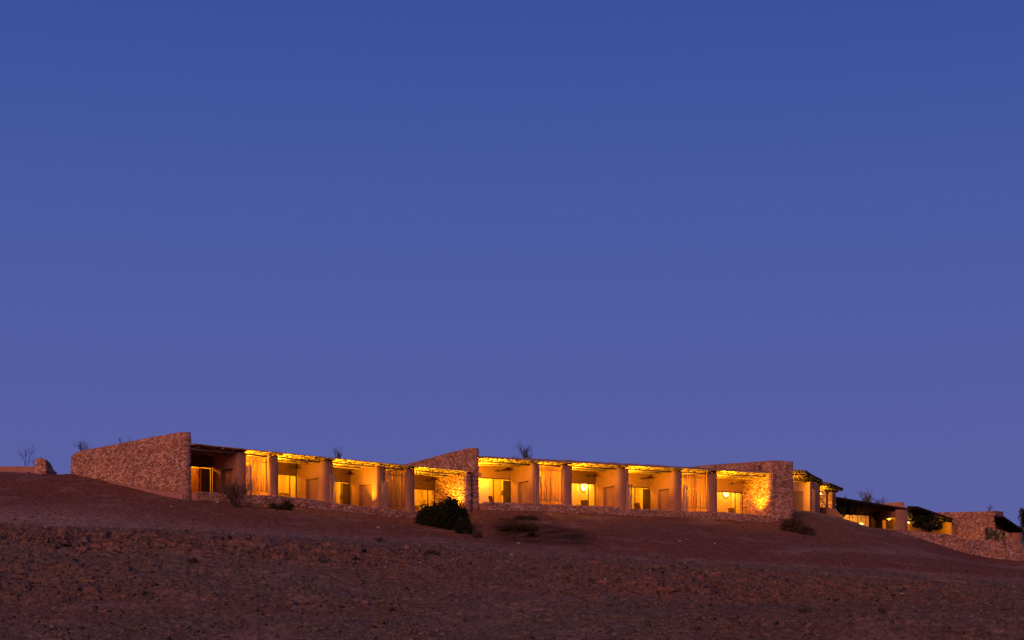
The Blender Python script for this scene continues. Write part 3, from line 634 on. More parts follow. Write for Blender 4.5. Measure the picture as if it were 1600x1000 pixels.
WORDS = {'A': 'first', 'B': 'second', 'C': 'third', 'D': 'fourth', 'E': 'fifth', 'F': 'sixth', 'G': 'seventh', 'H': 'eighth'}
def row(S, label, bays, fins, screens, stone_end, mud, tag_name):
    L = S.end; e = empty('lodge_building', S.W(0, 0, S.zf(0)), label, 'building', 'low lodge buildings along the ridge')
    zu = lambda s: S.zr(s) - mud - .055          # underside of the cane layer
    zw = lambda s: zu(s) - .115                  # wall tops, under the rafters
    # floor
    mb = MB(); K = 10
    for i in range(K): box(mb, S, L * i / K, L * (i + 1) / K, -.42, ND + RD, lambda s: S.zf(s) - .6, lambda s: S.zf(s) - .012)
    mb.build('floor_slab', M['plinth'], e)
    # roof: mud layer above canes
    mb = MB(); K = 40; rr = random.Random(5)
    jit = [rr.uniform(-.05, .05) for _ in range(K + 1)]; jz = [rr.uniform(-.03, .03) for _ in range(K + 1)]
    for i in range(K):
        s0, s1 = L * i / K, L * (i + 1) / K
        zt = lambda k: S.zr(L * k / K) + jz[k] * min(1, mud * 8)
        mb.hexa([S.W(s0, -.30 + jit[i], zu(s0) + .055), S.W(s1, -.30 + jit[i + 1], zu(s1) + .055), S.W(s1, ND + RD + .3, zu(s1) + .055), S.W(s0, ND + RD + .3, zu(s0) + .055),
                 S.W(s0, -.26 + jit[i], zt(i)), S.W(s1, -.26 + jit[i + 1], zt(i + 1)), S.W(s1, ND + RD + .3, zt(i + 1) + .1), S.W(s0, ND + RD + .3, zt(i) + .1)])
    roof = mb.build('roof', M['mud'], e)
    mb = MB(); ks = int(L / .045); rr = random.Random(8)
    for i in range(ks):
        s = L * (i + .5) / ks; r = rr.uniform(.018, .030); g = rr.uniform(.55, 1.25); n0 = -.42 + rr.uniform(-.10, .08) - (.12 if rr.random() > .93 else 0)
        mb.tube([S.W(s + rr.uniform(-.03, .03), n0, zu(s) + .03 + rr.uniform(-.02, .02)), S.W(s, ND + .1, zu(s) + .03)], r, 4, (g, g * .95, g * .85))
    mb.build('cane_layer', M['cane'], roof, kind='stuff')
    k = int(L / .78)
    for i in range(k):
        s = L * (i + .5) / k + rr.uniform(-.12, .12); mb = MB(); g = rr.uniform(.7, 1.1)
        pole(mb, S.W(s, -.36 + rr.uniform(-.1, .12), zu(s) - .055), S.W(s + rr.uniform(-.1, .1), ND, zu(s) - .06), rr.uniform(.042, .058), .012, 4, 6, (g, g, g), rr); mb.build('rafter', M['pole'], roof)
    # walls behind the open terraces
    mb = MB(); box(mb, S, 0, L, ND + RD - .15, ND + RD, lambda s: S.zf(s) - .2, lambda s: zu(s) - .002); mb.build('rear_wall', M['adobe_in'], e)
    mb = MB(); box(mb, S, 0.0, L, ND + .16, ND + RD - .152, lambda s: zu(s) - .16, lambda s: zu(s) - .10); mb.build('ceiling_board', M['adobe_in'], e)
    edges = []
    for (a, b, niche) in fins:
        s0, s1 = S.s_at(a), S.s_at(b); fin(S, e, s0, s1, niche, zw((s0 + s1) / 2)); edges.append((s0, s1))
        mb = MB(); box(mb, S, s0 + .1, s1 - .1, ND + .005, ND + RD - .153, lambda s: S.zf(s) - .2, lambda s: zu(s) - .162); mb.build('party_wall', M['adobe_in'], e)
    if stone_end:
        s0, s1 = S.s_at(stone_end[0]), S.s_at(stone_end[1])
        sw = empty('stone_fin', S.W((s0 + s1) / 2, 0, S.zf(s0)), None, None, None, parent=e)
        pts = nose_path(S, s0, s1, ND + .45, -.30); mb = MB(); mb.prism(pts, S.zf(s0) - 1.3, zw(s0) + (.02 if stone_end[2] is None else stone_end[2])); mb.build('core', M['mortar'], sw)
        P = Path(pts, 1); t = P.ev(.5, 1.0)
        if S.local(t.x, t.y)[0] > s0: P = Path(pts, -1)
        stones(sw, P, lambda a: S.zf(s0) - .75, lambda a: zw(s0) + (.02 if stone_end[2] is None else stone_end[2]), .24, .105, .055, .34, .010, 110, 77 + int(s0), 1.08)
        mb = MB(); box(mb, S, s0 + .1, s1 - .02, ND + .46, ND + RD - .153, lambda s: S.zf(s) - .2, lambda s: zu(s) - .162); mb.build('party_wall', M['adobe_in'], e)
    # beams: one behind the eave, one near the windows, per bay so that they rest on the fins
    spans = [(S.s_at(a), S.s_at(b)) for (_, a, b, *_r) in bays] + [(S.s_at(a), S.s_at(b)) for (a, b, *_r) in screens]
    for (s0, s1) in spans:
        for n, r in ((.30, .075), (1.75, .065)):
            mb = MB(); g = random.uniform(.85, 1.1)
            pole(mb, S.W(s0 - (.12 if s0 > .3 else 0), n, zw(s0) - r + .02), S.W(s1 + .12, n + random.uniform(-.05, .05), zw(s1) - r + .02), r, .015, 5, 8, (g, g, g)); mb.build('beam', M['pole'], e)
        # stub ends of forked props
        for t in (.22, .5, .8):
            s = s0 + (s1 - s0) * (t + random.uniform(-.06, .06)); mb = MB(); g = .6
            pole(mb, S.W(s, .1, zw(s) + .06), S.W(s + random.uniform(.15, .4), .42, zw(s) - .04), .035, .01, 2, 5, (g, g, g)); mb.build('brace', M['pole'], e)
    # glazed fronts
    for (nm, a, b, drape, head) in bays:
        s0, s1 = S.s_at(a), S.s_at(b); zf = S.zf((s0 + s1) / 2 + .6) - .01; zh = zf + head
        mb = MB(); box(mb, S, s0, s1 - .0, ND, ND + .15, zh, lambda s: zu(s) - .002); mb.build('lintel_wall', M['adobe'] if nm in 'EGH' else M['lintel'], e)
        win = empty('window', S.W((s0 + s1) / 2, ND, zf), parent=e)
        mb = MB(); fr = .055
        box(mb, S, s0 + .01, s1 - .01, ND + .02, ND + .12, zf - .3, zf + .04); box(mb, S, s0 + .01, s1 - .01, ND + .02, ND + .12, zh - .07, zh - .002)
        box(mb, S, s0 + .01, s0 + .07, ND + .02, ND + .12, zf + .04, zh - .07); box(mb, S, s1 - .07, s1 - .01, ND + .02, ND + .12, zf + .04, zh - .07); mb.build('frame', M['frame'], win)
        W0 = s1 - s0 - .14; ED = {'E': (0, .33, .67, 1), 'G': (0, .33, .66, 1), 'C': (0, .4, .8, 1), 'A': (0, .4, .72, 1)}.get(nm, (0, .45, .85, 1))
        for i in range(3):
            q0 = s0 + .07 + W0 * ED[i]; q1 = s0 + .07 + W0 * ED[i + 1]; off = .03 + .035 * (i % 2); mb = MB()
            box(mb, S, q0 + .003, q0 + .035, ND + off, ND + off + .03, zf + .04, zh - .07); box(mb, S, q1 - .035, q1 - .003, ND + off, ND + off + .03, zf + .04, zh - .07); mb.build('mullion', M['frame'], win)
            if i == 2 and drape == 'open': continue
            mb = MB(); box(mb, S, q0 + .035, q1 - .035, ND + off + .011, ND + off + .017, zf + .042, zh - .072); mb.build('pane', M['glass'], win)
        if drape:
            w = .52 if drape == 'dark' else 1.9; x1 = s1 + (.03 if drape == 'dark' else -.10); x0 = x1 - w; pts = []; nf = int(w / .045)
            dm = MB(); vs = []
            for zz in (zf + .05, zh - .10):
                for off in (0, .012):
                    for i in range(nf + 1): vs.append(S.W(x0 + w * i / nf, ND + .24 + .04 * math.sin(i * 2.1) + off, zz))
            n = nf + 1; fs = []
            for i in range(nf): fs += [(i, i + 1, 2 * n + i + 1, 2 * n + i), (n + i, 3 * n + i, 3 * n + i + 1, n + i + 1), (i, n + i, n + i + 1, i + 1), (2 * n + i, 2 * n + i + 1, 3 * n + i + 1, 3 * n + i)]
            dm.add(vs, fs); o = dm.build('curtain', M['darkcurtain'] if drape == 'dark' else M['curtain'])
            tag(o, {'dark': 'dark olive curtain drawn aside at the corner of the %s window' % WORDS[nm], 'tan': 'tan curtain covering the %s window beside the tall end wall' % WORDS[nm]}[drape], 'curtain')
            if drape == 'tan':
                dm = MB(); box(dm, S, x1 - .62, x1 + .02, ND + .16, ND + .20, zf + .05, zh - .10); o = dm.build('curtain', M['darkcurtain']); tag(o, 'dark olive curtain hanging beside the tan one in the first window', 'curtain')
    # blind backs of the screened recesses
    for (a, b, lit) in screens:
        s0, s1 = S.s_at(a), S.s_at(b); mb = MB(); box(mb, S, s0 - .02, s1 + .02, 1.5, 1.62, lambda s: S.zf(s) - .1, lambda s: zu(s) - .002); mb.build('recess_wall', M['adobe'], e)
    return e
bays1 = [('A', 300, 370, 'tan', 2.08), ('B', 435, 504, None, 2.05), ('C', 521, 588, 'dark', 2.05), ('D', 648, 722.5, None, 2.08)]
fins1 = [(370, 385, True), (421, 435, False), (504, 521, True), (588, 602, True), (635, 648, False)]
scr1 = [(385, 421, True), (602, 635, False)]
row1 = row(S1, 'left row of adobe rooms under a thin cane roof, beside the tallest stone wall', bays1, fins1, scr1, (722.5, 733, None), .045, 'one')
bays2 = [('E', 750, 831, 'dark', 2.15), ('F', 894, 966, None, 2.1), ('G', 983, 1052, 'dark', 2.1), ('H', 1121, 1199.5, None, 2.1)]
fins2 = [(831, 843, True), (879, 894, False), (966, 983, True), (1052, 1066, True), (1106, 1121, False)]
scr2 = [(843, 879, True), (1066, 1106, True)]
row2 = row(S2, 'middle row of adobe rooms with thick mud roof edge, before the broad stone wall', bays2, fins2, scr2, (1199.5, 1208.5, .42), .15, 'two')

# low retaining wall in front of each terrace
def terrace_wall(S, a0, a1, n0, h, label, seed, keep):
    e = empty('terrace_wall', S.W(a0, n0, S.zf(a0) - h), label, 'low wall', 'low stone walls edging the terraces')
    mb = MB(); K = 24
    for i in range(K):
        s0, s1 = a0 + (a1 - a0) * i / K, a0 + (a1 - a0) * (i + 1) / K
        box(mb, S, s0, s1, n0, -.425, lambda s: S.zf(s) - h - .5, lambda s: S.zf(s) - .01)
    mb.build('core', M['mortar'], e)
    P = Path([S.xy(a0, n0), S.xy(a1, n0)], 1)
    stones(e, P, lambda a: S.zf(a0 + a) - h, lambda a: S.zf(a0 + a) + .03 + .03 * math.sin(a * 3.1 + seed), .18, .095, .06, .38, .010, keep, seed)
    # cap stones lying on top
    r = random.Random(seed); a = a0
    while a < a1 - .3:
        w = r.uniform(.18, .5); m = MB(); z = S.zf(a) - .008; t = tuple(c * r.uniform(.8, 1.2) for c in r.choice(STONE_PAL)); hh = r.uniform(.025, .07)
        m.hexa([S.W(a + x, n0 + y + r.uniform(-.02, .02), z + q) for q in (0, hh) for x, y in ((.01, -.03), (w - .01, -.03), (w - .01, .24), (.01, .24))], t)
        m.build('cap_stone', M['stone'], e); a += w
terrace_wall(S1, -.02, S1.end - .3, -.72, .50, 'low rubble wall edging the terrace of the first row, above the bare slope', 5, 110)
terrace_wall(S2, .02, S2.end - .05, -.72, .52, 'low rubble wall edging the terrace of the second row, above the dark hollow', 9, 110)

# ------------------------------------------------------------------ reed screens and reed panels
def reed_screen(S, a, b, label, seed):
    s0, s1 = S.s_at(a) + .03, S.s_at(b) - .03; zf = S.zf((s0 + s1) / 2); zt = S.zr(s0) - .42; r = random.Random(seed)
    e = empty('reed_screen', S.W((s0 + s1) / 2, .3, zf), label, 'reed screen', 'hanging reed screens')
    n = int((s1 - s0) / .085)
    for i in range(n):
        s = s0 + (s1 - s0) * (i + .5) / n + r.uniform(-.03, .03); g = r.choice((.35, .6, .9, 1.2)); z1 = zt + r.uniform(-.12, .10); z0 = zf + (.32 + r.uniform(-.05, .05) if r.random() > .2 else .02)
        m = MB(); pole(m, S.W(s + r.uniform(-.05, .05), .12 + r.uniform(-.02, .02), z0), S.W(s + r.uniform(-.05, .05), .12, z1), r.uniform(.014, .025), .012, 4, 5, (g, g * .97, g * .9), r); m.build('pole', M['reed'], e)
    for z in (zf + .42, zt - .28):
        m = MB(); pole(m, S.W(s0 - .02, .165, z), S.W(s1 + .02, .165, z + r.uniform(-.03, .03)), .022, .008, 4, 5, (.7, .7, .7), r); m.build('rail', M['reed'], e)
reed_screen(S1, 385, 421, 'glowing screen of upright reeds behind the dry twiggy bush, first row', 1)
reed_screen(S1, 602, 635, 'dim rust-coloured screen of upright reeds near the big dark bush, first row', 2)
reed_screen(S2, 843, 879, 'screen of upright reeds between the fifth and sixth rooms, second row', 3)
reed_screen(S2, 1066, 1106, 'bright screen of upright reeds between the seventh and eighth rooms, second row', 4)
def reed_panel(S, a, b, h, label, seed):
    s0, s1 = S.s_at(a, -.3), S.s_at(b, -.3); zf = S.zf((s0 + s1) / 2); r = random.Random(seed)
    e = empty('reed_fence', S.W((s0 + s1) / 2, -.3, zf), label, 'reed fence', 'short reed fences beside the pillars'); n = max(4, int((s1 - s0) / .075))
    for i in range(n):
        s = s0 + (s1 - s0) * (i + .5) / n; g = r.uniform(.95, 1.5); m = MB()
        pole(m, S.W(s, -.27 + r.uniform(-.015, .015), zf), S.W(s + r.uniform(-.03, .03), -.27, zf + h + r.uniform(-.12, .06)), .034, .008, 3, 6, (g, g * 1.1, g * 1.3), r); m.build('pole', M['reed'], e)
    for z in (.35, h - .3):
        m = MB(); pole(m, S.W(s0 - .02, -.225, zf + z), S.W(s1 + .02, -.225, zf + z), .018, .003, 2, 5, (.6, .6, .6), r); m.build('rail', M['reed'], e)
for S, a, b, h, lb, sd_ in ((S1, 384, 394.5, 1.95, 'pale reed panel partly behind the dry twiggy bush', 1), (S1, 516, 525, 2.0, 'pale reed panel beside the third room window', 2), (S1, 597, 606, 1.9, 'pale reed panel at the brightly lit pillar of the first row', 3),
                          (S2, 836.5, 845, 2.0, 'pale reed panel beside the fifth room pillar', 4), (S2, 979, 987.5, 1.95, 'pale reed panel beside the seventh room window', 5), (S2, 1065, 1075, 1.95, 'pale reed panel left of the bright reed screen in the second row', 6)):
    reed_panel(S, a, b, h, lb, sd_)

# ------------------------------------------------------------------ lights on the terraces and in the rooms
def mount(S, px, side, n, z, power, label, up=False):
    s = S.s_at(px) + side * .02; return sconce(S.W(s, n, S.zf(s) + z), S, side, power, label, up)
EXT = 370
def spot_light(S, px, side, n, power, label, aim, off=.7, ang=95):
    """squat floor spotlight aimed up at the partition beside it"""
    s = S.s_at(px) + side * off; p = S.W(s, n, S.zf(s) - .012); e = empty('floor_light', p, label, 'floor light', 'floor spotlights on the terraces')
    m = MB(); m.lathe(p, [(.06, 0), (.06, .03), (.045, .04)], 12); m.build('body', M['metal'], e)
    m = MB(); m.lathe(p, [(.04, .041), (.03, .05)], 12); m.build('lens', M['bulb_soft'], e)
    ld = bpy.data.lights.new('beam_glow', 'SPOT'); ld.energy = power; ld.color = (1.0, .49, .010); ld.spot_size = math.radians(ang); ld.spot_blend = 1.0; ld.shadow_soft_size = .04
    o = bpy.data.objects.new('beam_glow', ld); COL.objects.link(o); o.parent = e; o.location = (0, 0, .08)
    d = S.W(s + aim[0], n + aim[1], 0) - S.W(s, n, 0); d.z = aim[2]; o.rotation_euler = d.to_track_quat('-Z', 'Y').to_euler()
ROOM = {}
mount(S1, 435, 1, .62, 1.25, EXT * .30, 'wall light beside the second window, behind the pillar right of the glowing reeds')
mount(S2, 894, 1, .62, 1.25, EXT * .30, 'wall light beside the sixth window, behind its pillar')
for S, px, n, z, pw, lb in ((S1, 435, .22, 2.12, .9, 'wall light high behind the left pillar of the second room'), (S1, 521, .22, 2.1, 1.1, 'wall light high behind the left pillar of the third room'),
                         (S1, 648, .2, 2.1, 1.1, 'wall light high behind the left pillar of the fourth room'), (S2, 753, .2, 2.15, 1.9, 'wall light high on the middle stone wall, fifth room terrace'),
                         (S2, 894, .2, 2.15, 1.4, 'wall light high behind the left pillar of the sixth room'), (S2, 983, .2, 2.15, 1.8, 'wall light high behind the paired pillar of the seventh room'), (S2, 1121, .2, 2.15, 1.9, 'wall light high behind the left pillar of the eighth room')):
    mount(S, px, 1, n + .12, z - .15, EXT * pw, lb, True)
spot_light(S1, 588, -1, .45, EXT * 3, 'floor spotlight at the bright partition of the third room', (.45, -.1, 1.6), .9)
spot_light(S1, 722.5, -1, .55, EXT * 4.2, 'floor spotlight at the stone partition above the big dark bush', (.6, 0, 1.5), 1.0)
spot_light(S2, 1199.5, -1, .75, EXT * 3.8, 'floor spotlight at the stone partition of the eighth room', (.6, 0, 1.6), 1.1)
for S, px, z, pw, lb in ((S1, 385, 1.9, 1.5, 'wall light behind the glowing reed screen of the left row'), (S2, 843, 2.0, 1.3, 'wall light behind the reed screen between the fifth and sixth rooms'),
                       (S2, 1066, 1.7, 1.6, 'wall light behind the bright reed screen of the middle row'), (S1, 602, 2.1, .3, 'faint wall light behind the rust-coloured reed screen')):
    mount(S, px, 1, .55, z, EXT * pw, lb)
def table_lamp(S, px, n, label, power, h=1.25, mat='shade'):
    s = S.s_at(px, n); zf = S.zf(s) - .01; p = S.W(s, n, zf); e = empty('floor_lamp', p, label, 'floor lamp', 'floor lamps inside the rooms')
    m = MB(); m.lathe(p, [(.13, 0), (.13, .03), (.02, .05)], 12); m.build('base', M['metal'], e)
    m = MB(); m.tube([p + Vector((0, 0, .05)), p + Vector((0, 0, h - .28))], .014, 6); m.build('stem', M['metal'], e)
    m = MB(); m.lathe(p, [(.19, h - .33), (.13, h - .02)], 14); m.build('lamp_shade', M[mat], e)
    return e
def room_light(S, px, n, z, power, label):
    s = S.s_at(px, n); zc = S.zr(s) - .36; p = S.W(s, n, zc); e = empty('ceiling_light', p, label, 'ceiling light', 'ceiling lights inside the rooms')
    m = MB(); m.lathe(p + Vector((0, 0, -.0)), [(.05, 0), (.05, -.04)][::-1], 10); m.build('canopy', M['plate'], e)
    m = MB(); m.lathe(p + Vector((0, 0, -.12)), [(.02, -.07), (.075, -.04), (.085, 0), (.06, .05), (.03, .078)], 12); m.build('globe', M['bulb_soft'], e, smooth=True)
    lamp_at(p + Vector((0, 0, -.35)), power, .10, e); return e
RM = 430
for S, px, pw, nm in ((S1, 290, .9, 'first'), (S1, 425, .55, 'second'), (S1, 508, .6, 'third'), (S1, 640, .42, 'fourth'), (S2, 757, .95, 'fifth'), (S2, 887, .8, 'sixth'), (S2, 977, .8, 'seventh'), (S2, 1110, .7, 'eighth')):
    room_light(S, px, ND + .95, 2.3, RM * pw, 'small round ceiling light inside the %s room' % nm)
table_lamp(S1, 533, ND + .6, 'slim floor lamp with a tapered shade seen in the third window', 0)
table_lamp(S2, 783, ND + .6, 'slim floor lamp with a wide shade seen in the fifth window', 0, 1.35)
table_lamp(S2, 1012.5, ND + .6, 'slim floor lamp with a tapered shade seen in the seventh window', 0, 1.2)
def halo_light(S, px, y, n, label, power):
    """glowing disc as wide as the lamp halo, on the wall behind a small dark oval shield"""
    s = S.s_at(px, n); q = S.W(s, n, 0); z = (HY - y) / F * q.y; p = Vector((q.x, q.y, z)); e = empty('wall_lamp', p, label, 'wall lamp', 'shielded lamps on the room walls'); nn_ = Vector((*S.n, 0)); dd = Vector((*S.d, 0))
    def disc(off, rx, rz, th, mat, nm):
        m = MB(); vs = []
        for o_ in (off, off + th):
            for i in range(14): a = 2 * math.pi * i / 14; vs.append(p - nn_ * o_ + dd * (math.cos(a) * rx) + Vector((0, 0, math.sin(a) * rz)))
        m.add(vs, [tuple(range(14)), tuple(range(14, 28))] + [(i, (i + 1) % 14, 14 + (i + 1) % 14, 14 + i) for i in range(14)]); m.build(nm, mat, e)
    disc(.0, .27, .40, .02, M['plate'], 'back_plate'); disc(.03, .22, .34, .03, M['halo_disc'], 'bulb'); disc(.12, .075, .14, .015, M['metal'], 'shield')  # bulb disc widened to draw the halo around the lamp
    m = MB(); m.tube([p - nn_ * .06, p - nn_ * .12], .012, 6); m.build('bracket', M['metal'], e)
    lamp_at(p - nn_ * .22, power, .12, e, (1, .55, .06)); return e
halo_light(S2, 911.5, 760, ND + RD - .19, 'glaring lamp behind a dark oval shield, in the sixth room', 80)
halo_light(S2, 1134, 770, ND + RD - .19, 'glaring lamp behind a dark oval shield, in the eighth room', 70)
def pendant(S, px, y, n, label):
    s = S.s_at(px, n); q = S.W(s, n, 0); z = (HY - y) / F * q.y; zt = S.zr(s) - .3; p = Vector((q.x, q.y, z)); e = empty('pendant_lamp', (q.x, q.y, z), label, 'pendant lamp', 'unlit pendant lamps under the terrace roofs')
    m = MB(); m.tube([p, (q.x, q.y, zt)], .012, 5); m.build('cord', M['metal'], e)
    m = MB(); m.lathe(p, [(.26, -.03), (.25, -.01), (.05, .05), (.03, .1)], 14); m.build('lamp_shade', M['metal'], e)
for S, px, y, nm in ((S1, 453.5, 729.5, 'second'), (S1, 537, 740, 'third'), (S1, 664, 751, 'fourth'), (S2, 778, 735.5, 'fifth'), (S2, 919, 743.5, 'sixth'), (S2, 1004, 748, 'seventh'), (S2, 1144, 755.5, 'eighth')):
    pendant(S, px, y, 2.0, 'flat dark pendant lamp hanging in front of the %s window' % nm)
def cabinet(S, px0, px1, n, h, label):
    s0, s1 = S.s_at(px0, n), S.s_at(px1, n); zf = S.zf(s0) - .01; e = empty('cabinet', S.W((s0 + s1) / 2, n, zf), label, 'cabinet'); m = MB(); box(m, S, s0, s1, n, n + .4, zf + .05, zf + h); m.build('body', M['curtain'], e)
    m = MB(); box(m, S, s0 - .02, s1 + .02, n - .02, n + .42, zf + h, zf + h + .03); m.build('top', M['darkwood'], e)
    for i in (0, 1): m = MB(); c0 = s0 + .02 + (s1 - s0) / 2 * i; box(m, S, c0, c0 + (s1 - s0) / 2 - .04, n - .016, n, zf + .09, zf + h - .05); m.build('door', M['shade'], e)
cabinet(S1, 441, 456, ND + 1.2, .95, 'plain wooden cabinet inside the second room'); cabinet(S2, 926, 936, ND + 1.2, .8, 'plain wooden cabinet inside the sixth room')
def chair(S, px, n, rot, label):
    s = S.s_at(px, n); zf = S.zf(s) - .01; c = S.W(s, n, zf); e = empty('chair', c, label, 'chair', 'chairs inside the rooms'); R = Matrix.Rotation(rot, 3, 'Z')
    def bx(nm, x0, x1, y0, y1, z0, z1, lean=0):
        m = MB(); m.hexa([c + R @ Vector((x, y + (lean if z == z1 else 0), z)) for z in (z0, z1) for x, y in ((x0, y0), (x1, y0), (x1, y1), (x0, y1))]); m.build(nm, M['darkwood'], e)
    bx('seat', -.28, .28, -.28, .28, .40, .46); bx('backrest', -.28, .28, .26, .31, .46, .95, .14)
    for x in (-.27, .23):
        for y in (-.27, .23): bx('leg', x, x + .04, y, y + .04, 0, .40)
chair(S1, 655, ND + .7, 2.4, 'dark wooden chair inside the fourth room'); chair(S2, 917, ND + .7, 2.6, 'dark wooden chair inside the sixth room'); chair(S2, 1002, ND + .7, 2.2, 'dark wooden chair inside the seventh room'); chair(S2, 1147, ND + .7, 2.4, 'dark wooden chair inside the eighth room')
chair(S2, 774, ND + .8, 2.0, 'dark wooden chair inside the fifth room')

# ------------------------------------------------------------------ buildings stepping down on the right
def plate(mb, pts, dvec, tint=None):
    """solid from a ring of world points and a thickness vector"""
    n = len(pts); pts = [Vector(p) for p in pts]; d = Vector(dvec); mb.add(pts + [p + d for p in pts], [tuple(range(n - 1, -1, -1)), tuple(range(n, 2 * n))] + [(i, (i + 1) % n, n + (i + 1) % n, n + i) for i in range(n)], tint)
DR = Vector((-.55, .83, 0))      # into the hill, for things seen from their downhill end
def canopy(name, A, B, C, D, dark, parent, seed, thick=.10, nr=7, ragged=.16):
    """roof sheet: A-B(-C) outer edge, D back; corner points of the underside; canes run outer to back"""
    r = random.Random(seed); A, B, C, D = map(Vector, (A, B, C, D)); mat = M['darkthatch'] if dark else M['cane']; up = Vector((0, 0, thick))
    roof = MB(); plate(roof, [A + up * .4, B + up * .4, C + up * .4, D + up * .4], up); ro = roof.build('roof', M['darkthatch'] if dark else M['mud'], parent)
    L = (B - A).length; n = int(L / (.09 if not dark else .11)); mb = MB()
    for i in range(n):
        t = (i + .5) / n; p = A.lerp(B, t); q = D.lerp(C, t); d = (p - q).normalized(); g = r.uniform(.5, 1.3)
        mb.tube([p + d * r.uniform(-.05, ragged) + Vector((0, 0, r.uniform(-.02, .05))), q - d * .05], .03, 4, (g, g, g))
    mb.build('cane_layer', mat, ro, kind='stuff')
    for i in range(nr):
        t = (i + .5) / nr; p = A.lerp(B, t) - up * .6; q = D.lerp(C, t) - up * .6; d = (p - q).normalized(); m = MB(); g = r.uniform(.7, 1); pole(m, p + d * .1, q, .05, .01, 3, 6, (g, g, g), r); m.build('rafter', M['darkthatch'] if dark else M['pole'], ro)
    for t in (.18, .85):
        m = MB(); pole(m, A.lerp(D, t) - up * 1.6 - (B - A).normalized() * .1, B.lerp(C, t) - up * 1.6, .065, .01, 3, 6, (.8, .8, .8), r); m.build('beam', M['darkthatch'] if dark else M['pole'], ro)
    return ro
def wallseg(mb, p0, p1, ztop0, ztop1, zbot, th):
    """upright wall between plan points, thickness th to the back"""
    p0 = Vector(p0[:2]); p1 = Vector(p1[:2]); d = (p1 - p0).normalized(); n = Vector((-d.y, d.x)) * th
    mb.prism([tuple(p0), tuple(p1), tuple(p1 + n), tuple(p0 + n)], zbot, [ztop0, ztop1, ztop1, ztop0])
def rounded_pillar(parent, px0, px1, ytop, Y, zb, name='pillar', depth=1.8, mat='adobe'):
    a = at(px0, ytop, Y); b = at(px1, ytop, Y + .35); c = (a + b) / 2; r = (b - a).length / 2; d = Vector((b.x - a.x, b.y - a.y)).normalized(); n = Vector((c.x, c.y)).normalized(); pts = []
    for i in range(9): t = math.pi * i / 8; q = Vector((c.x, c.y)) - d * math.cos(t) * r - n * math.sin(t) * r * .4; pts.append(tuple(q))
    pts.append(tuple(Vector(pts[-1]) + n * depth)); pts.append(tuple(Vector(pts[0]) + n * depth)); m = MB(); m.prism(pts, zb, a.z); return m.build(name, M[mat], parent)
# -- pavilion just beyond the broad wall
b3 = empty('lodge_building', at(1262, 803, 148), 'small lit pavilion with up-tilted cane roof just beyond the broad stone wall', 'building', 'low lodge buildings along the ridge')
zb = 12.3
m = MB(); wallseg(m, at(1236, 754, 152.5), at(1267, 756, 148.0), at(1236, 753, 152.5).z, at(1267, 753, 148.0).z, zb, .45); fw = m.build('fin_wall', M['adobe'], b3)
m = MB(); p, q = at(1236, 768, 152.42), at(1254, 768, 149.95); wallseg(m, p - Vector((.0, .25, 0)), q - Vector((0, .25, 0)), at(1236, 768, 152.4).z, at(1254, 767.5, 149.8).z, zb, .05); m.build('niche_leaf', M['lintel'], b3)
rounded_pillar(b3, 1265, 1272.5, 754, 147.6, zb); rounded_pillar(b3, 1273.5, 1281.5, 756.5, 148.4, zb)
for i in range(3): m = MB(); p = at(1270.5 + i * 1.3, 760, 147.3); pole(m, (p.x, p.y, zb), (p.x, p.y, at(0, 764 + i, 147.3).z), .035, .005, 3, 6, (1.2, 1.2, 1.2)); m.build('reed', M['reed'], b3)
canopy('roof', at(1234, 735.5, 145.6), at(1259, 736.5, 145.8), at(1284, 754, 151.5), at(1238, 752, 151), False, b3, 3, .08, 5)
m = MB(); dk = canopy('roof', at(1259, 739, 145.9), at(1285, 752, 149.6), at(1283, 757.5, 151.3), at(1257, 752, 149.6), True, b3, 4, .10, 4)
def added_lantern(pos, power, label, col=(1.0, .52, .014)):  # made-up lantern fittings, added to carry the light on these houses
    pos = Vector(pos); e = empty('lantern', pos, label, 'lantern'); m = MB(); m.lathe(pos, [(.03, -.07), (.06, -.04), (.06, .04), (.03, .07)], 10); m.build('globe', M['bulb_soft'], e)  # added fitting: lantern and globe are both made up
    m = MB(); m.lathe(pos, [(.065, .071), (.03, .10)], 10); m.build('cap', M['metal'], e); lamp_at(pos + Vector((0, 0, -.14)), power, .06, e, col)
added_lantern(at(1235.5, 758, 147.6), 600, 'added lantern at the near end of the small lit pavilion, hidden by the broad wall')
# -- second canopy on a forked post, against a lit stone wall
b4 = empty('pavilion', at(1292, 804, 152), 'open shelter with a pointed cane roof on a single forked post, lit from within', 'shelter')
canopy('roof', at(1279, 752.5, 150.0), at(1297, 756.0, 150.3), at(1317, 764, 154.5), at(1281, 767, 155.0), False, b4, 6, .06, 5, .1)
canopy('roof', at(1297, 757.5, 150.2), at(1318, 764.5, 153.8), at(1308, 767.5, 155.2), at(1288, 766.5, 153.5), True, b4, 7, .06, 4, .12)
p = at(1292, 804, 151.2); m = MB(); pole(m, (p.x, p.y, 12.2), at(1292.5, 768, 151.2), .10, .02, 4, 8, (.55, .4, .35)); m.build('post', M['pole'], b4)
for dx, y1 in ((-5, 765), (5, 765.5), (-2.5, 766)):
    m = MB(); pole(m, at(1292.5, 773, 151.2), at(1292.5 + dx, y1, 151.6), .045, .01, 2, 6, (.45, .4, .35)); m.build('bracket', M['pole'], b4)
m = MB(); pole(m, at(1283, 778, 151.4), at(1291.5, 795, 151.3), .03, .05, 5, 5, (.3, .25, .2)); m.build('bracket', M['pole'], b4)
w4 = empty('stone_wall', at(1290, 800, 156), 'lit rubble wall behind the forked post of the open shelter', 'stone wall')
pA, pB, pC = at(1270, 764, 156.4), at(1300, 764, 155.2), at(1305.5, 764, 157.0)
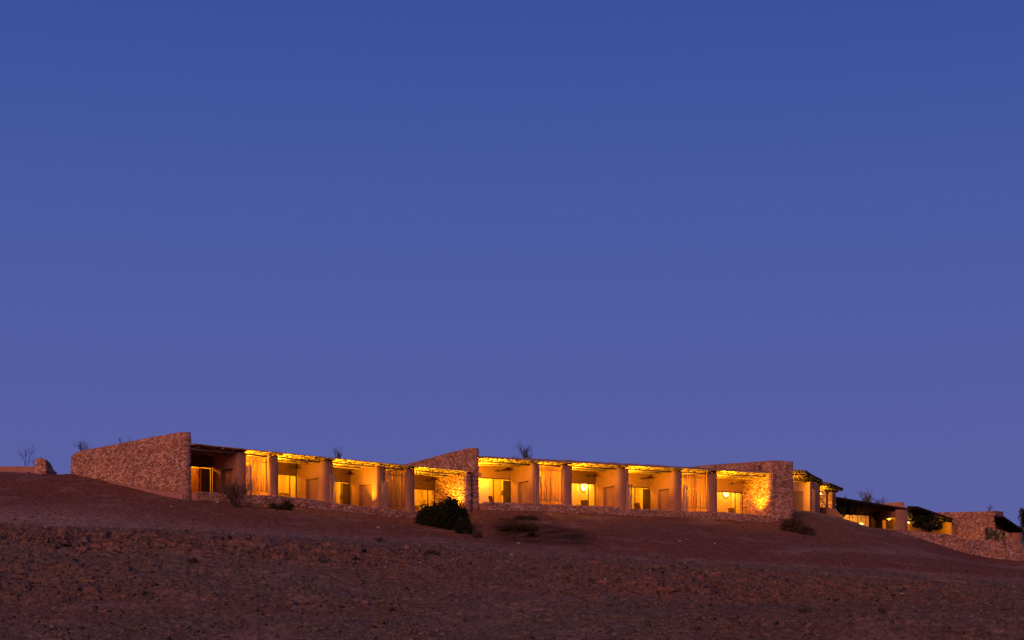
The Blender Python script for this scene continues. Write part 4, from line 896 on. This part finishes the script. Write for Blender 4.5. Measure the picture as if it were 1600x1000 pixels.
m = MB(); wallseg(m, pA, pB, at(0, 763, 156.4).z, at(0, 765, 155.2).z, 12.0, .5); m.build('core', M['mortar'], w4)
P = Path([pA[:2], pB[:2], pC[:2]], 1); stones(w4, P, lambda a: 12.6, lambda a: at(0, 765.5, 155.5).z, .24, .14, .05, .36, .01, 40, 61)
added_lantern(at(1282.2, 771, 153.0), 420, 'added lantern behind the pillars next to the forked post')
w5 = empty('garden_wall', at(1305, 806, 149), 'smooth grey-pink ramped wall end beside the forked post', 'wall')
m = MB(); plate(m, [at(1284, 812, 149.5), at(1284, 792.5, 149.5), at(1297, 793.5, 149.5), at(1306, 796.5, 149.5), at(1313, 803, 149.5), at(1316.5, 812, 149.5)][::-1], (-.2, .6, 0)); m.build('wall', M['adobe'], w5)
m = MB(); plate(m, [at(1283, 812, 149.3), at(1283, 792.5, 149.3), at(1291, 792.8, 149.3), at(1291, 812, 149.3)][::-1], (-.02, .12, 0)); m.build('door', M['darkwood'], w5)
# -- long dark pergola over glazed lounge
b5 = empty('lodge_building', at(1360, 826, 158), 'lounge with tall lit glazing under a long dark thatched pergola', 'building', 'low lodge buildings along the ridge')
A_, B_, C_, D_ = at(1305.5, 778.5, 153.5), at(1419, 796.5, 163.5), at(1408, 805, 168.5), at(1308, 804, 163)
canopy('roof', A_, B_, C_, D_, True, b5, 9, .10, 12, .14)
m = MB(); wallseg(m, at(1308, 804, 163.2), at(1364, 804, 166.0), at(0, 798, 163.2).z, at(0, 799, 166.0).z, at(0, 803.5, 164).z, .25); m.build('lintel_wall', M['darkthatch'], b5)
win = empty('window', at(1340, 815, 163), parent=b5)
for i, px in enumerate((1315, 1320, 1327, 1332.5, 1340, 1346, 1352.5, 1358, 1362)):
    t = (px - 1308) / 56; Y = 163.2 + 2.8 * t; m = MB(); p = at(px, 803, Y - .1); pole(m, (p.x, p.y, 11.9), (p.x, p.y, p.z), .045 if i % 2 == 0 else .025, .02, 3, 6, (.8, .8, .8)); m.build('mullion', M['pole'], win)
for y in (808.5,): m = MB(); m.tube([at(1312, y - .5, 163.2), at(1362, y, 165.8)], .02, 4); m.build('transom', M['pole'], win)
m = MB(); wallseg(m, at(1308, 804, 163.4), at(1362, 804, 166.1), at(0, 803.2, 163.4).z, at(0, 803.2, 166.1).z, 11.9, .01); m.build('pane', M['glass'], win)
m = MB(); wallseg(m, at(1300, 804, 167.5), at(1372, 804, 170.5), at(0, 797, 167.5).z, at(0, 797, 170.5).z, 11.8, .3); m.build('rear_wall', M['adobe_in'], b5)
m = MB(); wallseg(m, at(1363, 804, 165.9), at(1372, 804, 170.0), at(0, 797, 166).z, at(0, 797, 170).z, 11.8, .2); m.build('side_wall', M['adobe_in'], b5)
m = MB(); wallseg(m, at(1361.5, 804, 164.0), at(1374, 804, 166.4), at(0, 800, 164).z, at(0, 800, 166).z, 11.9, .25); m.build('dark_panel', M['darkwood'], b5)
added_lantern(at(1350, 801.5, 166.3), 300, 'added lantern under the lounge ceiling, right of centre', (1, .52, .04)); added_lantern(at(1328, 800.5, 165.0), 300, 'added lantern under the lounge ceiling, left of centre', (1, .52, .04))
m = MB(); p = at(1346, 818.5, 165.2); m.lathe(p, [(.14, -.10), (.17, 0), (.1, .08)], 12); e = empty('lantern', p, 'low glowing lantern on the lounge floor behind the glazing', 'lantern'); m.build('globe', M['bulb_soft'], e)
# recess with pierced block screen, and plastered end wall
m = MB(); wallseg(m, at(1372, 804, 165.4), at(1400.5, 804, 160.0), at(0, 801.5, 165.4).z, at(0, 799, 160).z, at(0, 811.3, 163).z, .3); m.build('fin_wall', M['adobe'], b5)
m = MB(); wallseg(m, at(1372, 804, 165.4), at(1379, 804, 164.1), at(0, 811, 165.4).z, at(0, 811, 164.1).z, 11.2, .3); m.build('fin_wall', M['adobe'], b5)
m = MB(); wallseg(m, at(1376, 812, 166.4), at(1404, 812, 162.8), at(0, 809, 166.4).z, at(0, 809, 162.8).z, 11.2, .2); m.build('recess_wall', M['adobe'], b5)
rounded_pillar(b5, 1399, 1418, 796.5, 159.6, 11.0, 'end_wall', 1.0)
lat = empty('block_screen', at(1395, 820, 161), parent=b5)
for r_ in range(7):
    for c_ in range(8):
        if (r_ + c_) % 2: continue
        px = 1388.5 + c_ * 1.75; yy = 813 + r_ * 2.1; Y = 162.7 - (px - 1388) * .12; m = MB(); p = at(px, yy, Y); s = .052
        m.hexa([p + Vector((x * s, y * s, z * s)) for z in (-1, 1) for x, y in ((-1, -1), (1, -1), (1, 1), (-1, 1))]); m.build('block', M['darkwood'], lat)
added_lantern(at(1390, 809.5, 162.6), 170, 'added lantern in the recess with the pierced block screen', (1, .52, .04))
b6 = empty('parapet_block', at(1398, 792, 170), 'smooth pink plastered roof block rising above the dark pergola', 'parapet')
m = MB(); plate(m, [at(1376, 796, 169), at(1376, 789.5, 169), at(1394, 785, 168), at(1411.5, 784.3, 167), at(1413.5, 790, 167), at(1418, 795, 166.5), at(1418, 800, 166.5)][::-1], DR * 2.5); m.build('wall', M['adobe'], b6)
# -- next house
b7 = empty('lodge_building', at(1452, 832, 166), 'house with a curved dark canopy and lit end walls left of the high stone block', 'building', 'low lodge buildings along the ridge')
for (pA, pB, pC, pD, sd_) in ((at(1417.5, 793, 160.5), at(1434, 793.5, 161.5), at(1436, 815, 170), at(1419, 814, 169), 21), (at(1434, 793.5, 161.5), at(1452, 799.5, 162.6), at(1452, 818, 170), at(1436, 815, 170), 22), (at(1452, 799.5, 162.6), at(1489, 812.5, 165.0), at(1484, 818, 168.5), at(1452, 818, 170), 23)):
    canopy('roof', pA, pB, pC, pD, True, b7, sd_, .10, 4, .14)
m = MB(); wallseg(m, at(1416, 815, 169.5), at(1452, 815, 172), at(0, 813, 169.5).z, at(0, 813, 172).z, 10.8, .3); m.build('rear_wall', M['adobe'], b7)
m = MB(); wallseg(m, at(1446, 815, 173), at(1487.5, 815, 165.8), at(0, 812, 173).z, at(0, 816, 165.8).z, 10.6, .35); m.build('fin_wall', M['adobe'], b7)
m = MB(); m.lathe(at(1440, 826, 170.5), [(.5, -.6), (.5, 0)], 4); 
added_lantern(at(1419.5, 816, 168.0), 190, 'added lantern behind the pink pillar, under the curved canopy'); added_lantern(at(1462, 819.5, 166.6), 90, 'added lantern under the right part of the curved canopy')
w7 = empty('stone_wall', at(1520, 840, 172), 'high square-topped rubble stone block rising behind the middle garden wall', 'stone wall')
pA, pB, pC = at(1458, 800, 174), at(1536, 798.5, 168.5), at(1555, 797.5, 167.6)
m = MB(); wallseg(m, pA, pB, at(0, 800.5, 174).z, at(0, 799, 168.5).z, 9.8, .8); m.build('core', M['mortar'], w7); m = MB(); wallseg(m, pB, pC, at(0, 799, 168.5).z, at(0, 798, 167.6).z, 9.8, 1.5); m.build('core', M['mortar'], w7)
zt = Path([pA[:2], pB[:2]], 1); stones(w7, zt, lambda a: 10.2, lambda a: float(np.interp(a, [0, zt.L], [at(0, 800.5, 174).z, at(0, 799, 168.5).z])), .26, .17, .05, .38, .01, 70, 81)
zt2 = Path([pB[:2], pC[:2]], 1); stones(w7, zt2, lambda a: 10.2, lambda a: at(0, 798.5, 168).z, .26, .15, .05, .3, .01, 30, 82, .85)
w8 = empty('garden_wall', at(1513, 838, 165.5), 'middle rubble wall with a flat ledge top, between the high block and the lowest wall', 'stone wall')
pA, pB = at(1486, 820, 166.5), at(1541, 822, 163.8)
m = MB(); wallseg(m, pA, pB, at(0, 819, 166.5).z, at(0, 823.5, 163.8).z, 9.6, 1.6); m.build('core', M['mortar'], w8)
zt3 = Path([pA[:2], pB[:2]], 1); stones(w8, zt3, lambda a: 9.9, lambda a: float(np.interp(a, [0, zt3.L], [at(0, 819, 166.5).z, at(0, 823.5, 163.8).z])), .25, .15, .05, .38, .01, 50, 83)
w9 = empty('terrace_wall', at(1480, 850, 158), 'long low rubble wall stepping down the slope in front of the far houses', 'low wall', 'low stone walls edging the terraces')
line = [(1384, 826.5, 154.4), (1420, 829.5, 156.6), (1460, 833, 157.9), (1490, 836.5, 158.9), (1514, 843.5, 159.4), (1545, 843, 160.8), (1572, 846, 161.6), (1620, 856, 163.8), (1720, 872, 166)]
for (a, b) in zip(line, line[1:]):
    p, q = at(*a), at(*b); m = MB(); wallseg(m, p, q, p.z, q.z, min(p.z, q.z) - 3.4, .45); m.build('core', M['mortar'], w9)
    Pn = Path([p[:2], q[:2]], 1); stones(w9, Pn, lambda t, p=p, q=q: min(p.z, q.z) - 2.6, lambda t, p=p, q=q, Pn=Pn: p.z + (q.z - p.z) * t / Pn.L + .03, .25, .16, .05, .38, .01, 36, 90 + int(a[0]), 1.0)
b9 = empty('lodge_building', at(1588, 850, 170), 'last house at the picture edge with a sagging dark canopy on a pink pillar', 'building', 'low lodge buildings along the ridge')
canopy('roof', at(1553, 807.5, 164), at(1568, 808.5, 164.6), at(1572, 829, 172), at(1556, 827, 171), True, b9, 31, .10, 3, .12)
canopy('roof', at(1568, 808.5, 164.6), at(1598.5, 829.5, 167.0), at(1590, 835, 170.5), at(1572, 829, 172), True, b9, 32, .10, 5, .14)
rounded_pillar(b9, 1581, 1597, 832.5, 166, 9.0, 'end_wall', 1.5)
m = MB(); wallseg(m, at(1556, 826, 172), at(1590, 826, 173), at(0, 824, 172).z, at(0, 824, 173).z, 9.5, .3); m.build('rear_wall', M['adobe'], b9)
w10 = empty('garden_wall', at(1568, 840, 164), 'short slanting stone wall behind the prickly pear', 'stone wall')
m = MB(); plate(m, [at(1546, 848, 163.2), at(1546, 826, 163.2), at(1553, 825.5, 163.2), at(1566, 829.5, 163.2), at(1577, 834, 163.2), at(1581, 841, 163.2), at(1581, 852, 163.2)][::-1], (0, .5, 0)); m.build('core', M['plinth'], w10)
pp = Path([at(1546, 0, 163.15)[:2], at(1581, 0, 163.15)[:2]], 1); stones(w10, pp, lambda a: at(0, 850, 163).z, lambda a: float(np.interp(a, [0, .4, 1.16, 1.8, 2.04], [at(0, y, 163.1).z for y in (826.5, 826, 830, 835, 841)])), .25, .16, .05, .38, .01, 20, 97)
# -- little wall with pier on the far left brow
w0 = empty('garden_wall', at(60, 735, 123), 'little plastered wall ending in a coursed stone pier on the brow', 'wall')
m = MB(); wallseg(m, at(-60, 728, 123.6), at(55, 728, 123.0), at(0, 728.6, 123.6).z, at(0, 728.6, 123).z, at(0, 745, 123).z, .35); m.build('wall', M['plinth'], w0)
pr = at(54.5, 716, 122.6); pr2 = at(71, 716, 122.6); m = MB()
m.hexa([Vector((pr.x, 122.66, 12.6)), Vector((pr2.x, 122.66, 12.6)), Vector((pr2.x + .45, 124.2, 12.6)), Vector((pr.x + .1, 124.2, 12.6)), at(54.5, 716, 122.66), at(71, 717, 122.66), Vector((pr2.x + .02, 124.0, at(0, 722, 123).z)), Vector((pr.x + .1, 124.0, at(0, 720, 123).z))]); m.build('core', M['mortar'], w0)
PP = Path([(pr.x, 122.66), (pr2.x, 122.66), (pr2.x + .42, 124.1)], 1); stones(w0, PP, lambda a: 12.9, lambda a: at(0, 716.3 + (0 if a < .72 else (a - .72) * 13), 122.7).z, .3, .12, .05, .2, .01, 40, 15)

# ------------------------------------------------------------------ plants
def twiggy(name, base, h, spread, n, depth, seed, label, cat, mat='twig', r0=.03, group=None, leaves=None, lean=(0, 0), parts=None):
    r = random.Random(seed); base = Vector(base); e = empty(name, base, label, cat, group); st = MB(); lv = MB()
    def grow(p, d, l, rad, k):
        pts = [p]; dd = d.copy()
        for i in range(3):
            dd = (dd + Vector((r.uniform(-.22, .22), r.uniform(-.22, .22), r.uniform(-.06, .14)))).normalized(); p = p + dd * l / 3; pts.append(p)
        st.tube(pts, [rad, rad * .85, rad * .7, rad * .55], 4, caps=False)
        if k > 0:
            for j in range(r.choice((2, 3))):
                nd = (dd + Vector((r.uniform(-.8, .8), r.uniform(-.8, .8), r.uniform(-.15, .5)))).normalized(); q = pts[r.choice((1, 2, 3))]; grow(q, nd, l * r.uniform(.55, .8), rad * .6, k - 1)
        elif leaves:
            for j in range(leaves[0]):
                c = p + Vector((r.gauss(0, leaves[2]), r.gauss(0, leaves[2]), r.gauss(0, leaves[2]))); s = leaves[1] * r.uniform(.6, 1.3); a = Vector((r.uniform(-1, 1), r.uniform(-1, 1), r.uniform(-1, 1))).normalized() * s; b = a.cross(Vector((r.uniform(-1, 1), r.uniform(-1, 1), r.uniform(-1, 1)))).normalized() * s * .55; g = r.uniform(.5, 1.5)
                lv.add([c - a, c + b, c + a, c - b], [(0, 1, 2, 3)], (g, g, g * .9))
    for i in range(n):
        a = r.uniform(0, 6.28); s = spread * r.random() ** .5; d = Vector((math.cos(a) * s + lean[0], math.sin(a) * s + lean[1], 1)).normalized(); grow(base + Vector((math.cos(a) * .06, math.sin(a) * .06, 0)), d, h * r.uniform(.35, .55), r0, depth)
    st.build('branches' if parts is None else parts, M['twig'], e, fixn=False)
    if lv.v: lv.build('foliage', M[mat], e, fixn=False)
    return e
def bush(name, c, rx, ry, rz, n, leaf, seed, label, cat, mat='leaf', lobes=9, group=None, stems=14):
    r = random.Random(seed); c = Vector(c); e = empty(name, c, label, cat, group); m = MB(); st = MB()
    L = [(Vector((r.uniform(-.62, .62) * rx, r.uniform(-.6, .6) * ry, 0)), r.uniform(.26, .42)) for _ in range(lobes)]
    for p, q in L: p.z = rz * r.uniform(.1, .66) * math.sqrt(max(.05, 1 - (p.x / rx / .8) ** 2 - .5 * (p.y / ry) ** 2))
    for i in range(n):
        p, q = r.choice(L); d = Vector((r.gauss(0, 1), r.gauss(0, 1), r.gauss(0, 1))).normalized() * (r.random() ** .45) * q * r.choice((1, 1, 1, 1.1, 1.3, 1.5)); w = Vector((p.x + d.x * rx * 1.1, p.y + d.y * ry * 1.1, max(0.0, p.z + d.z * rz * 1.1)))
        s = leaf * r.uniform(.5, 1.4); a = Vector((r.uniform(-1, 1), r.uniform(-1, 1), r.uniform(-.4, 1))).normalized() * s; b = a.cross(Vector((r.uniform(-1, 1), r.uniform(-1, 1), r.uniform(-1, 1)))).normalized() * s * .45; g = r.uniform(.45, 1.5); w = c + w
        m.add([w - a, w + b, w + a, w - b], [(0, 1, 2, 3)], (g, g, g * .85))
    m.build('foliage', M[mat], e, fixn=False, kind='stuff')
    for i in range(stems):
        p, q = r.choice(L); pole(st, c + Vector((r.uniform(-.2, .2) * rx, r.uniform(-.2, .2) * ry, -.05)), c + p + Vector((0, 0, rz * .3)), .02, .05, 4, 4, None, r)
    st.build('stems', M['twig'], e); return e
def on(px, y, Y=None):
    if Y is None: return ray(px, y)
    v = at(px, y, Y); return Vector((v.x, v.y, gz(v.x, v.y)))
big = [(668, 812, 116.2, 1.0, 1.0, 1.35), (700, 818, 115.0, 1.25, 1.0, 1.75), (722, 828, 113.2, .85, .8, 1.1)]
g1 = on(672, 0, 115.2); bush('dark_bush', g1, 1.0, .9, 2.05, 9000, .075, 1, 'dark evergreen bush in front of the fourth room, the left half of the large clump', 'bush', lobes=9, group='dark evergreen bushes')
g1 = on(705, 0, 114.2); bush('dark_bush', g1, 1.12, .95, 2.2, 13000, .075, 2, 'largest black-green bush, below the stone partition of the fourth room', 'bush', lobes=12, group='dark evergreen bushes')
g1 = on(727, 0, 112.2); bush('dark_bush', g1, .7, .6, 1.15, 4000, .06, 3, 'low rounded bush at the foot of the largest black-green bush', 'bush', lobes=7, group='dark evergreen bushes')
bush('grey_bush', on(745, 0, 110.0), .35, .35, .5, 600, .05, 4, 'small grey-green plant downhill of the big dark bushes', 'plant', 'greyleaf', 6)
g = on(368, 0, 107.4); twiggy('dry_bush', g, 1.75, .95, 26, 3, 5, 'dry twiggy grey-brown bush in front of the first reed screen', 'bush', 'dryleaf', .022, leaves=(3, .035, .06))
bush('low_bush', on(441, 0, 109.6), 1.0, .6, .62, 1900, .05, 6, 'low dark scrub below the pillar of the second room', 'bush', 'scrub', 9)
bush('low_bush', on(428, 0, 109.9), .35, .3, .35, 350, .045, 61, 'tiny dark scrub just uphill of the low scrub by the second room', 'bush', 'leaf', 5)
bush('round_bush', on(1240, 0, 128.5), 1.0, .8, 1.45, 3400, .06, 7, 'dark rounded bush on the slope in front of the broad stone wall', 'bush', 'dryleaf', 10)
bush('round_bush', on(1258, 0, 127.8), .75, .6, .9, 1800, .055, 8, 'lower dark bush touching the right side of the rounded bush', 'bush', 'dryleaf', 8)
bush('creeping_shrub', on(806, 0, 113.6), 1.7, .9, .48, 2800, .05, 9, 'flat dark creeping shrub in the hollow below the fifth room', 'shrub', 'scrub', 12)
bush('creeping_shrub', on(822, 0, 118.8), 1.0, .5, .38, 900, .05, 91, 'thin dark creeper under the low wall of the fifth room', 'shrub', 'scrub', 8)
bush('small_bush', on(830, 0, 106.2), .42, .35, .42, 700, .045, 10, 'small black tuft at the lower end of the hollow', 'bush', 'leaf', 6)
bush('dry_tuft', on(1260, 0, 64.6), .33, .3, .30, 500, .03, 11, 'grey dry tuft alone on the lowest slope, below the widest ledge', 'plant', 'greyleaf', 6)
bush('dry_tuft', on(1380, 0, 64.0), .26, .22, .20, 350, .03, 12, 'small dark dry tuft near the bottom edge, below the thin cracked ledge', 'plant', 'dryleaf', 5)
for px, y, sd_, rx in ((675, 866, 13, .5), (300, 880, 14, .3), (590, 846, 15, .25)):
    v = ray(px, y); bush('dry_tuft', v, rx, .3, .22, 300, .035, sd_, {13: 'dark dry tuft on the brow below the big dark bush', 14: 'dry tuft among the rocks of the long reddish ledge', 15: 'tiny dry tuft on the brow below the rust-coloured reed screen'}[sd_], 'plant', 'dryleaf', 5)
r = random.Random(77); m = MB()
# bare trees beyond the ridge
tt = [('bare_tree', at(42, 732, 126), 2.0, .42, 3, 3, 31, 'taller thin bare sapling behind the little wall on the brow', .022),
      ('bare_tree', at(57, 732, 125.5), 1.15, .55, 3, 3, 32, 'leaning bare sapling right behind the stone pier', .02),
      ('bare_tree', at(131, 712, 130), 1.3, .6, 9, 3, 33, 'bare twiggy crown over the back end of the tall tapering wall', .02),
      ('bare_tree', at(192, 702, 130), 1.0, .6, 4, 3, 34, 'few bare twigs over the middle of the tall tapering wall', .02),
      ('bare_tree', at(526, 722, 130), 1.15, .4, 6, 3, 35, 'small bare tree showing over the roof of the third room', .03),
      ('bare_tree', at(823, 724, 136), 1.55, .55, 12, 3, 36, 'bushy bare tree showing over the roof of the fifth room', .025),
      ('bare_tree', at(806, 722, 136), .7, .6, 5, 2, 37, 'low twigs left of the bushy bare tree over the fifth room', .02),
      ('bare_tree', at(1356, 794, 172), 1.7, .75, 16, 3, 38, 'wider bare tree behind the long dark pergola', .035),
      ('bare_tree', at(1376, 796, 173), 1.5, .5, 10, 3, 39, 'narrower bare tree next to the pink roof block', .03),
      ('bare_tree', at(1322, 784, 158), .75, .9, 6, 2, 40, 'short twigs growing out of the thatch of the long pergola', .02),
      ('bare_tree', at(1545, 799, 169), .7, .8, 7, 2, 41, 'dry sprigs on top of the high stone block', .018)]
for nm, b, h, sp_, n, dp, sd_, lb, r0 in tt: twiggy(nm, b, h, sp_, n, dp, sd_, lb, 'tree', 'twig', r0, 'bare trees and twigs against the sky')
# tree at the right edge, vine tree in front of the next house, foliage over the pergola
def tree(b, h, rx, rz, n, leaf, seed, label, mat='leaf', lobes=12, name='dark_tree'):
    b = Vector(b); g_ = gz(b.x, b.y); h += b.z - g_; b.z = g_; e = empty(name, b, label, 'tree'); m = MB(); pole(m, b, b + Vector((.1, 0, h * .55)), .10, .05, 5, 7); 
    r = random.Random(seed)
    for i in range(7): a = r.uniform(0, 6.28); pole(m, b + Vector((0, 0, h * r.uniform(.25, .5))), b + Vector((math.cos(a) * rx * .6, math.sin(a) * rx * .6, h * r.uniform(.55, .9))), .04, .06, 4, 5, None, r)
    m.build('trunk', M['twig'], e); c = MB(); L = [(Vector((r.uniform(-.7, .7) * rx, r.uniform(-.7, .7) * rx, h * .62 + r.uniform(-.8, .8) * rz)), r.uniform(.3, .55)) for _ in range(lobes)]
    for i in range(n):
        p, q = r.choice(L); d = Vector((r.gauss(0, 1), r.gauss(0, 1), r.gauss(0, 1))).normalized() * r.random() ** .5 * q; w = b + p + Vector((d.x * rx, d.y * rx, d.z * rz)); s = leaf * r.uniform(.5, 1.4)
        a = Vector((r.uniform(-1, 1), r.uniform(-1, 1), r.uniform(-1, 1))).normalized() * s; bb = a.cross(Vector((r.uniform(-1, 1), r.uniform(-1, 1), r.uniform(-1, 1)))).normalized() * s * .5; g = r.uniform(.5, 1.5); c.add([w - a, w + bb, w + a, w - bb], [(0, 1, 2, 3)], (g, g, g))
    c.build('crown', M[mat], e, fixn=False); return e
tree(at(1602, 872, 176), 5.6, 1.0, 1.9, 5200, .10, 51, 'dark leafy tree behind the last house at the edge of the picture')
tree(at(1450, 838, 163.5), 2.5, 1.45, .80, 8000, .08, 52, 'dark spreading tree under the curved canopy, in front of the lit wall')
tree(at(1317, 822, 156.5), 2.75, .62, .55, 2400, .07, 53, 'dark vine tree at the corner of the long pergola')
# prickly pear
def cactus(base, n, seed, label):
    r = random.Random(seed); base = Vector(base); e = empty('prickly_pear', base, label, 'cactus'); pads = [(base, Vector((0, 0, 1)))]
    tips = [(base + Vector((r.uniform(-1.0, 1.0), r.uniform(-.1, .1), r.uniform(0, .2))), 0) for _ in range(9)]
    cnt = 0
    while tips and cnt < n:
        p, k = tips.pop(0); up = Vector((r.uniform(-.7, .7), r.uniform(-.3, .3), 1)).normalized(); s = r.uniform(.15, .21); side = Vector((math.cos(r.uniform(-.9, .9)), math.sin(r.uniform(-.9, .9)), 0)); side = (side - up * side.dot(up)).normalized(); th = up.cross(side); c = p + up * s * .9; m = MB(); vs = []; K = 10; g = r.uniform(.5, 1.6)
        for lay, w in ((-.04, .75), (-.0, 1.0), (.04, .75)):
            for i in range(K): a = 2 * math.pi * i / K; vs.append(c + side * (math.cos(a) * s * .72 * w) + up * (math.sin(a) * s * w) + th * lay)
        fs = [tuple(range(K)), tuple(range(2 * K, 3 * K))]
        for l in (0, 1):
            for i in range(K): fs.append((l * K + i, l * K + (i + 1) % K, (l + 1) * K + (i + 1) % K, (l + 1) * K + i))
        m.add(vs, fs, (g, g, g * .9)); m.build('pad', M['cactus'], e); cnt += 1
        if k < 4:
            for j in range(r.choice((1, 2))): tips.append((c + up * s * .7 + side * r.uniform(-.6, .6) * s, k + 1))
cactus(at(1556, 847, 161.2), 52, 3, 'prickly pear cactus spreading over the lowest wall before the short slanting wall')
# a few distinct pale boulders on the slopes
for i, (px, y, s, lb) in enumerate(((1062, 846, .17, 'pale stone alone on the smooth slope below the eighth room pillar'), (1117, 850, .12, 'pale stone right of the lone pale stone on the smooth slope'), (591, 825, .17, 'pale stone on the red slope below the rust-coloured screen'), (810, 849, .14, 'pale stone beside the small black tuft'), (636, 858, .3, 'reddish boulder on the brow below the big dark bush'), (340, 786, .2, 'whitish stone at the foot of the first low wall'))):
    v = ray(px, y); me = ROCKS[i].copy(); me.attributes.remove(me.attributes['tint']); tint_mesh(me, (2.0, 3.2, 4.0) if i != 4 else (1.2, 1.4, 1.6)); o = bpy.data.objects.new('boulder', me); COL.objects.link(o); o.location = v + Vector((0, 0, s * .15)); o.scale = (s * 1.3, s, s); tag(o, lb, 'stone', 'single stones on the slope')
print('objects', len(bpy.data.objects))
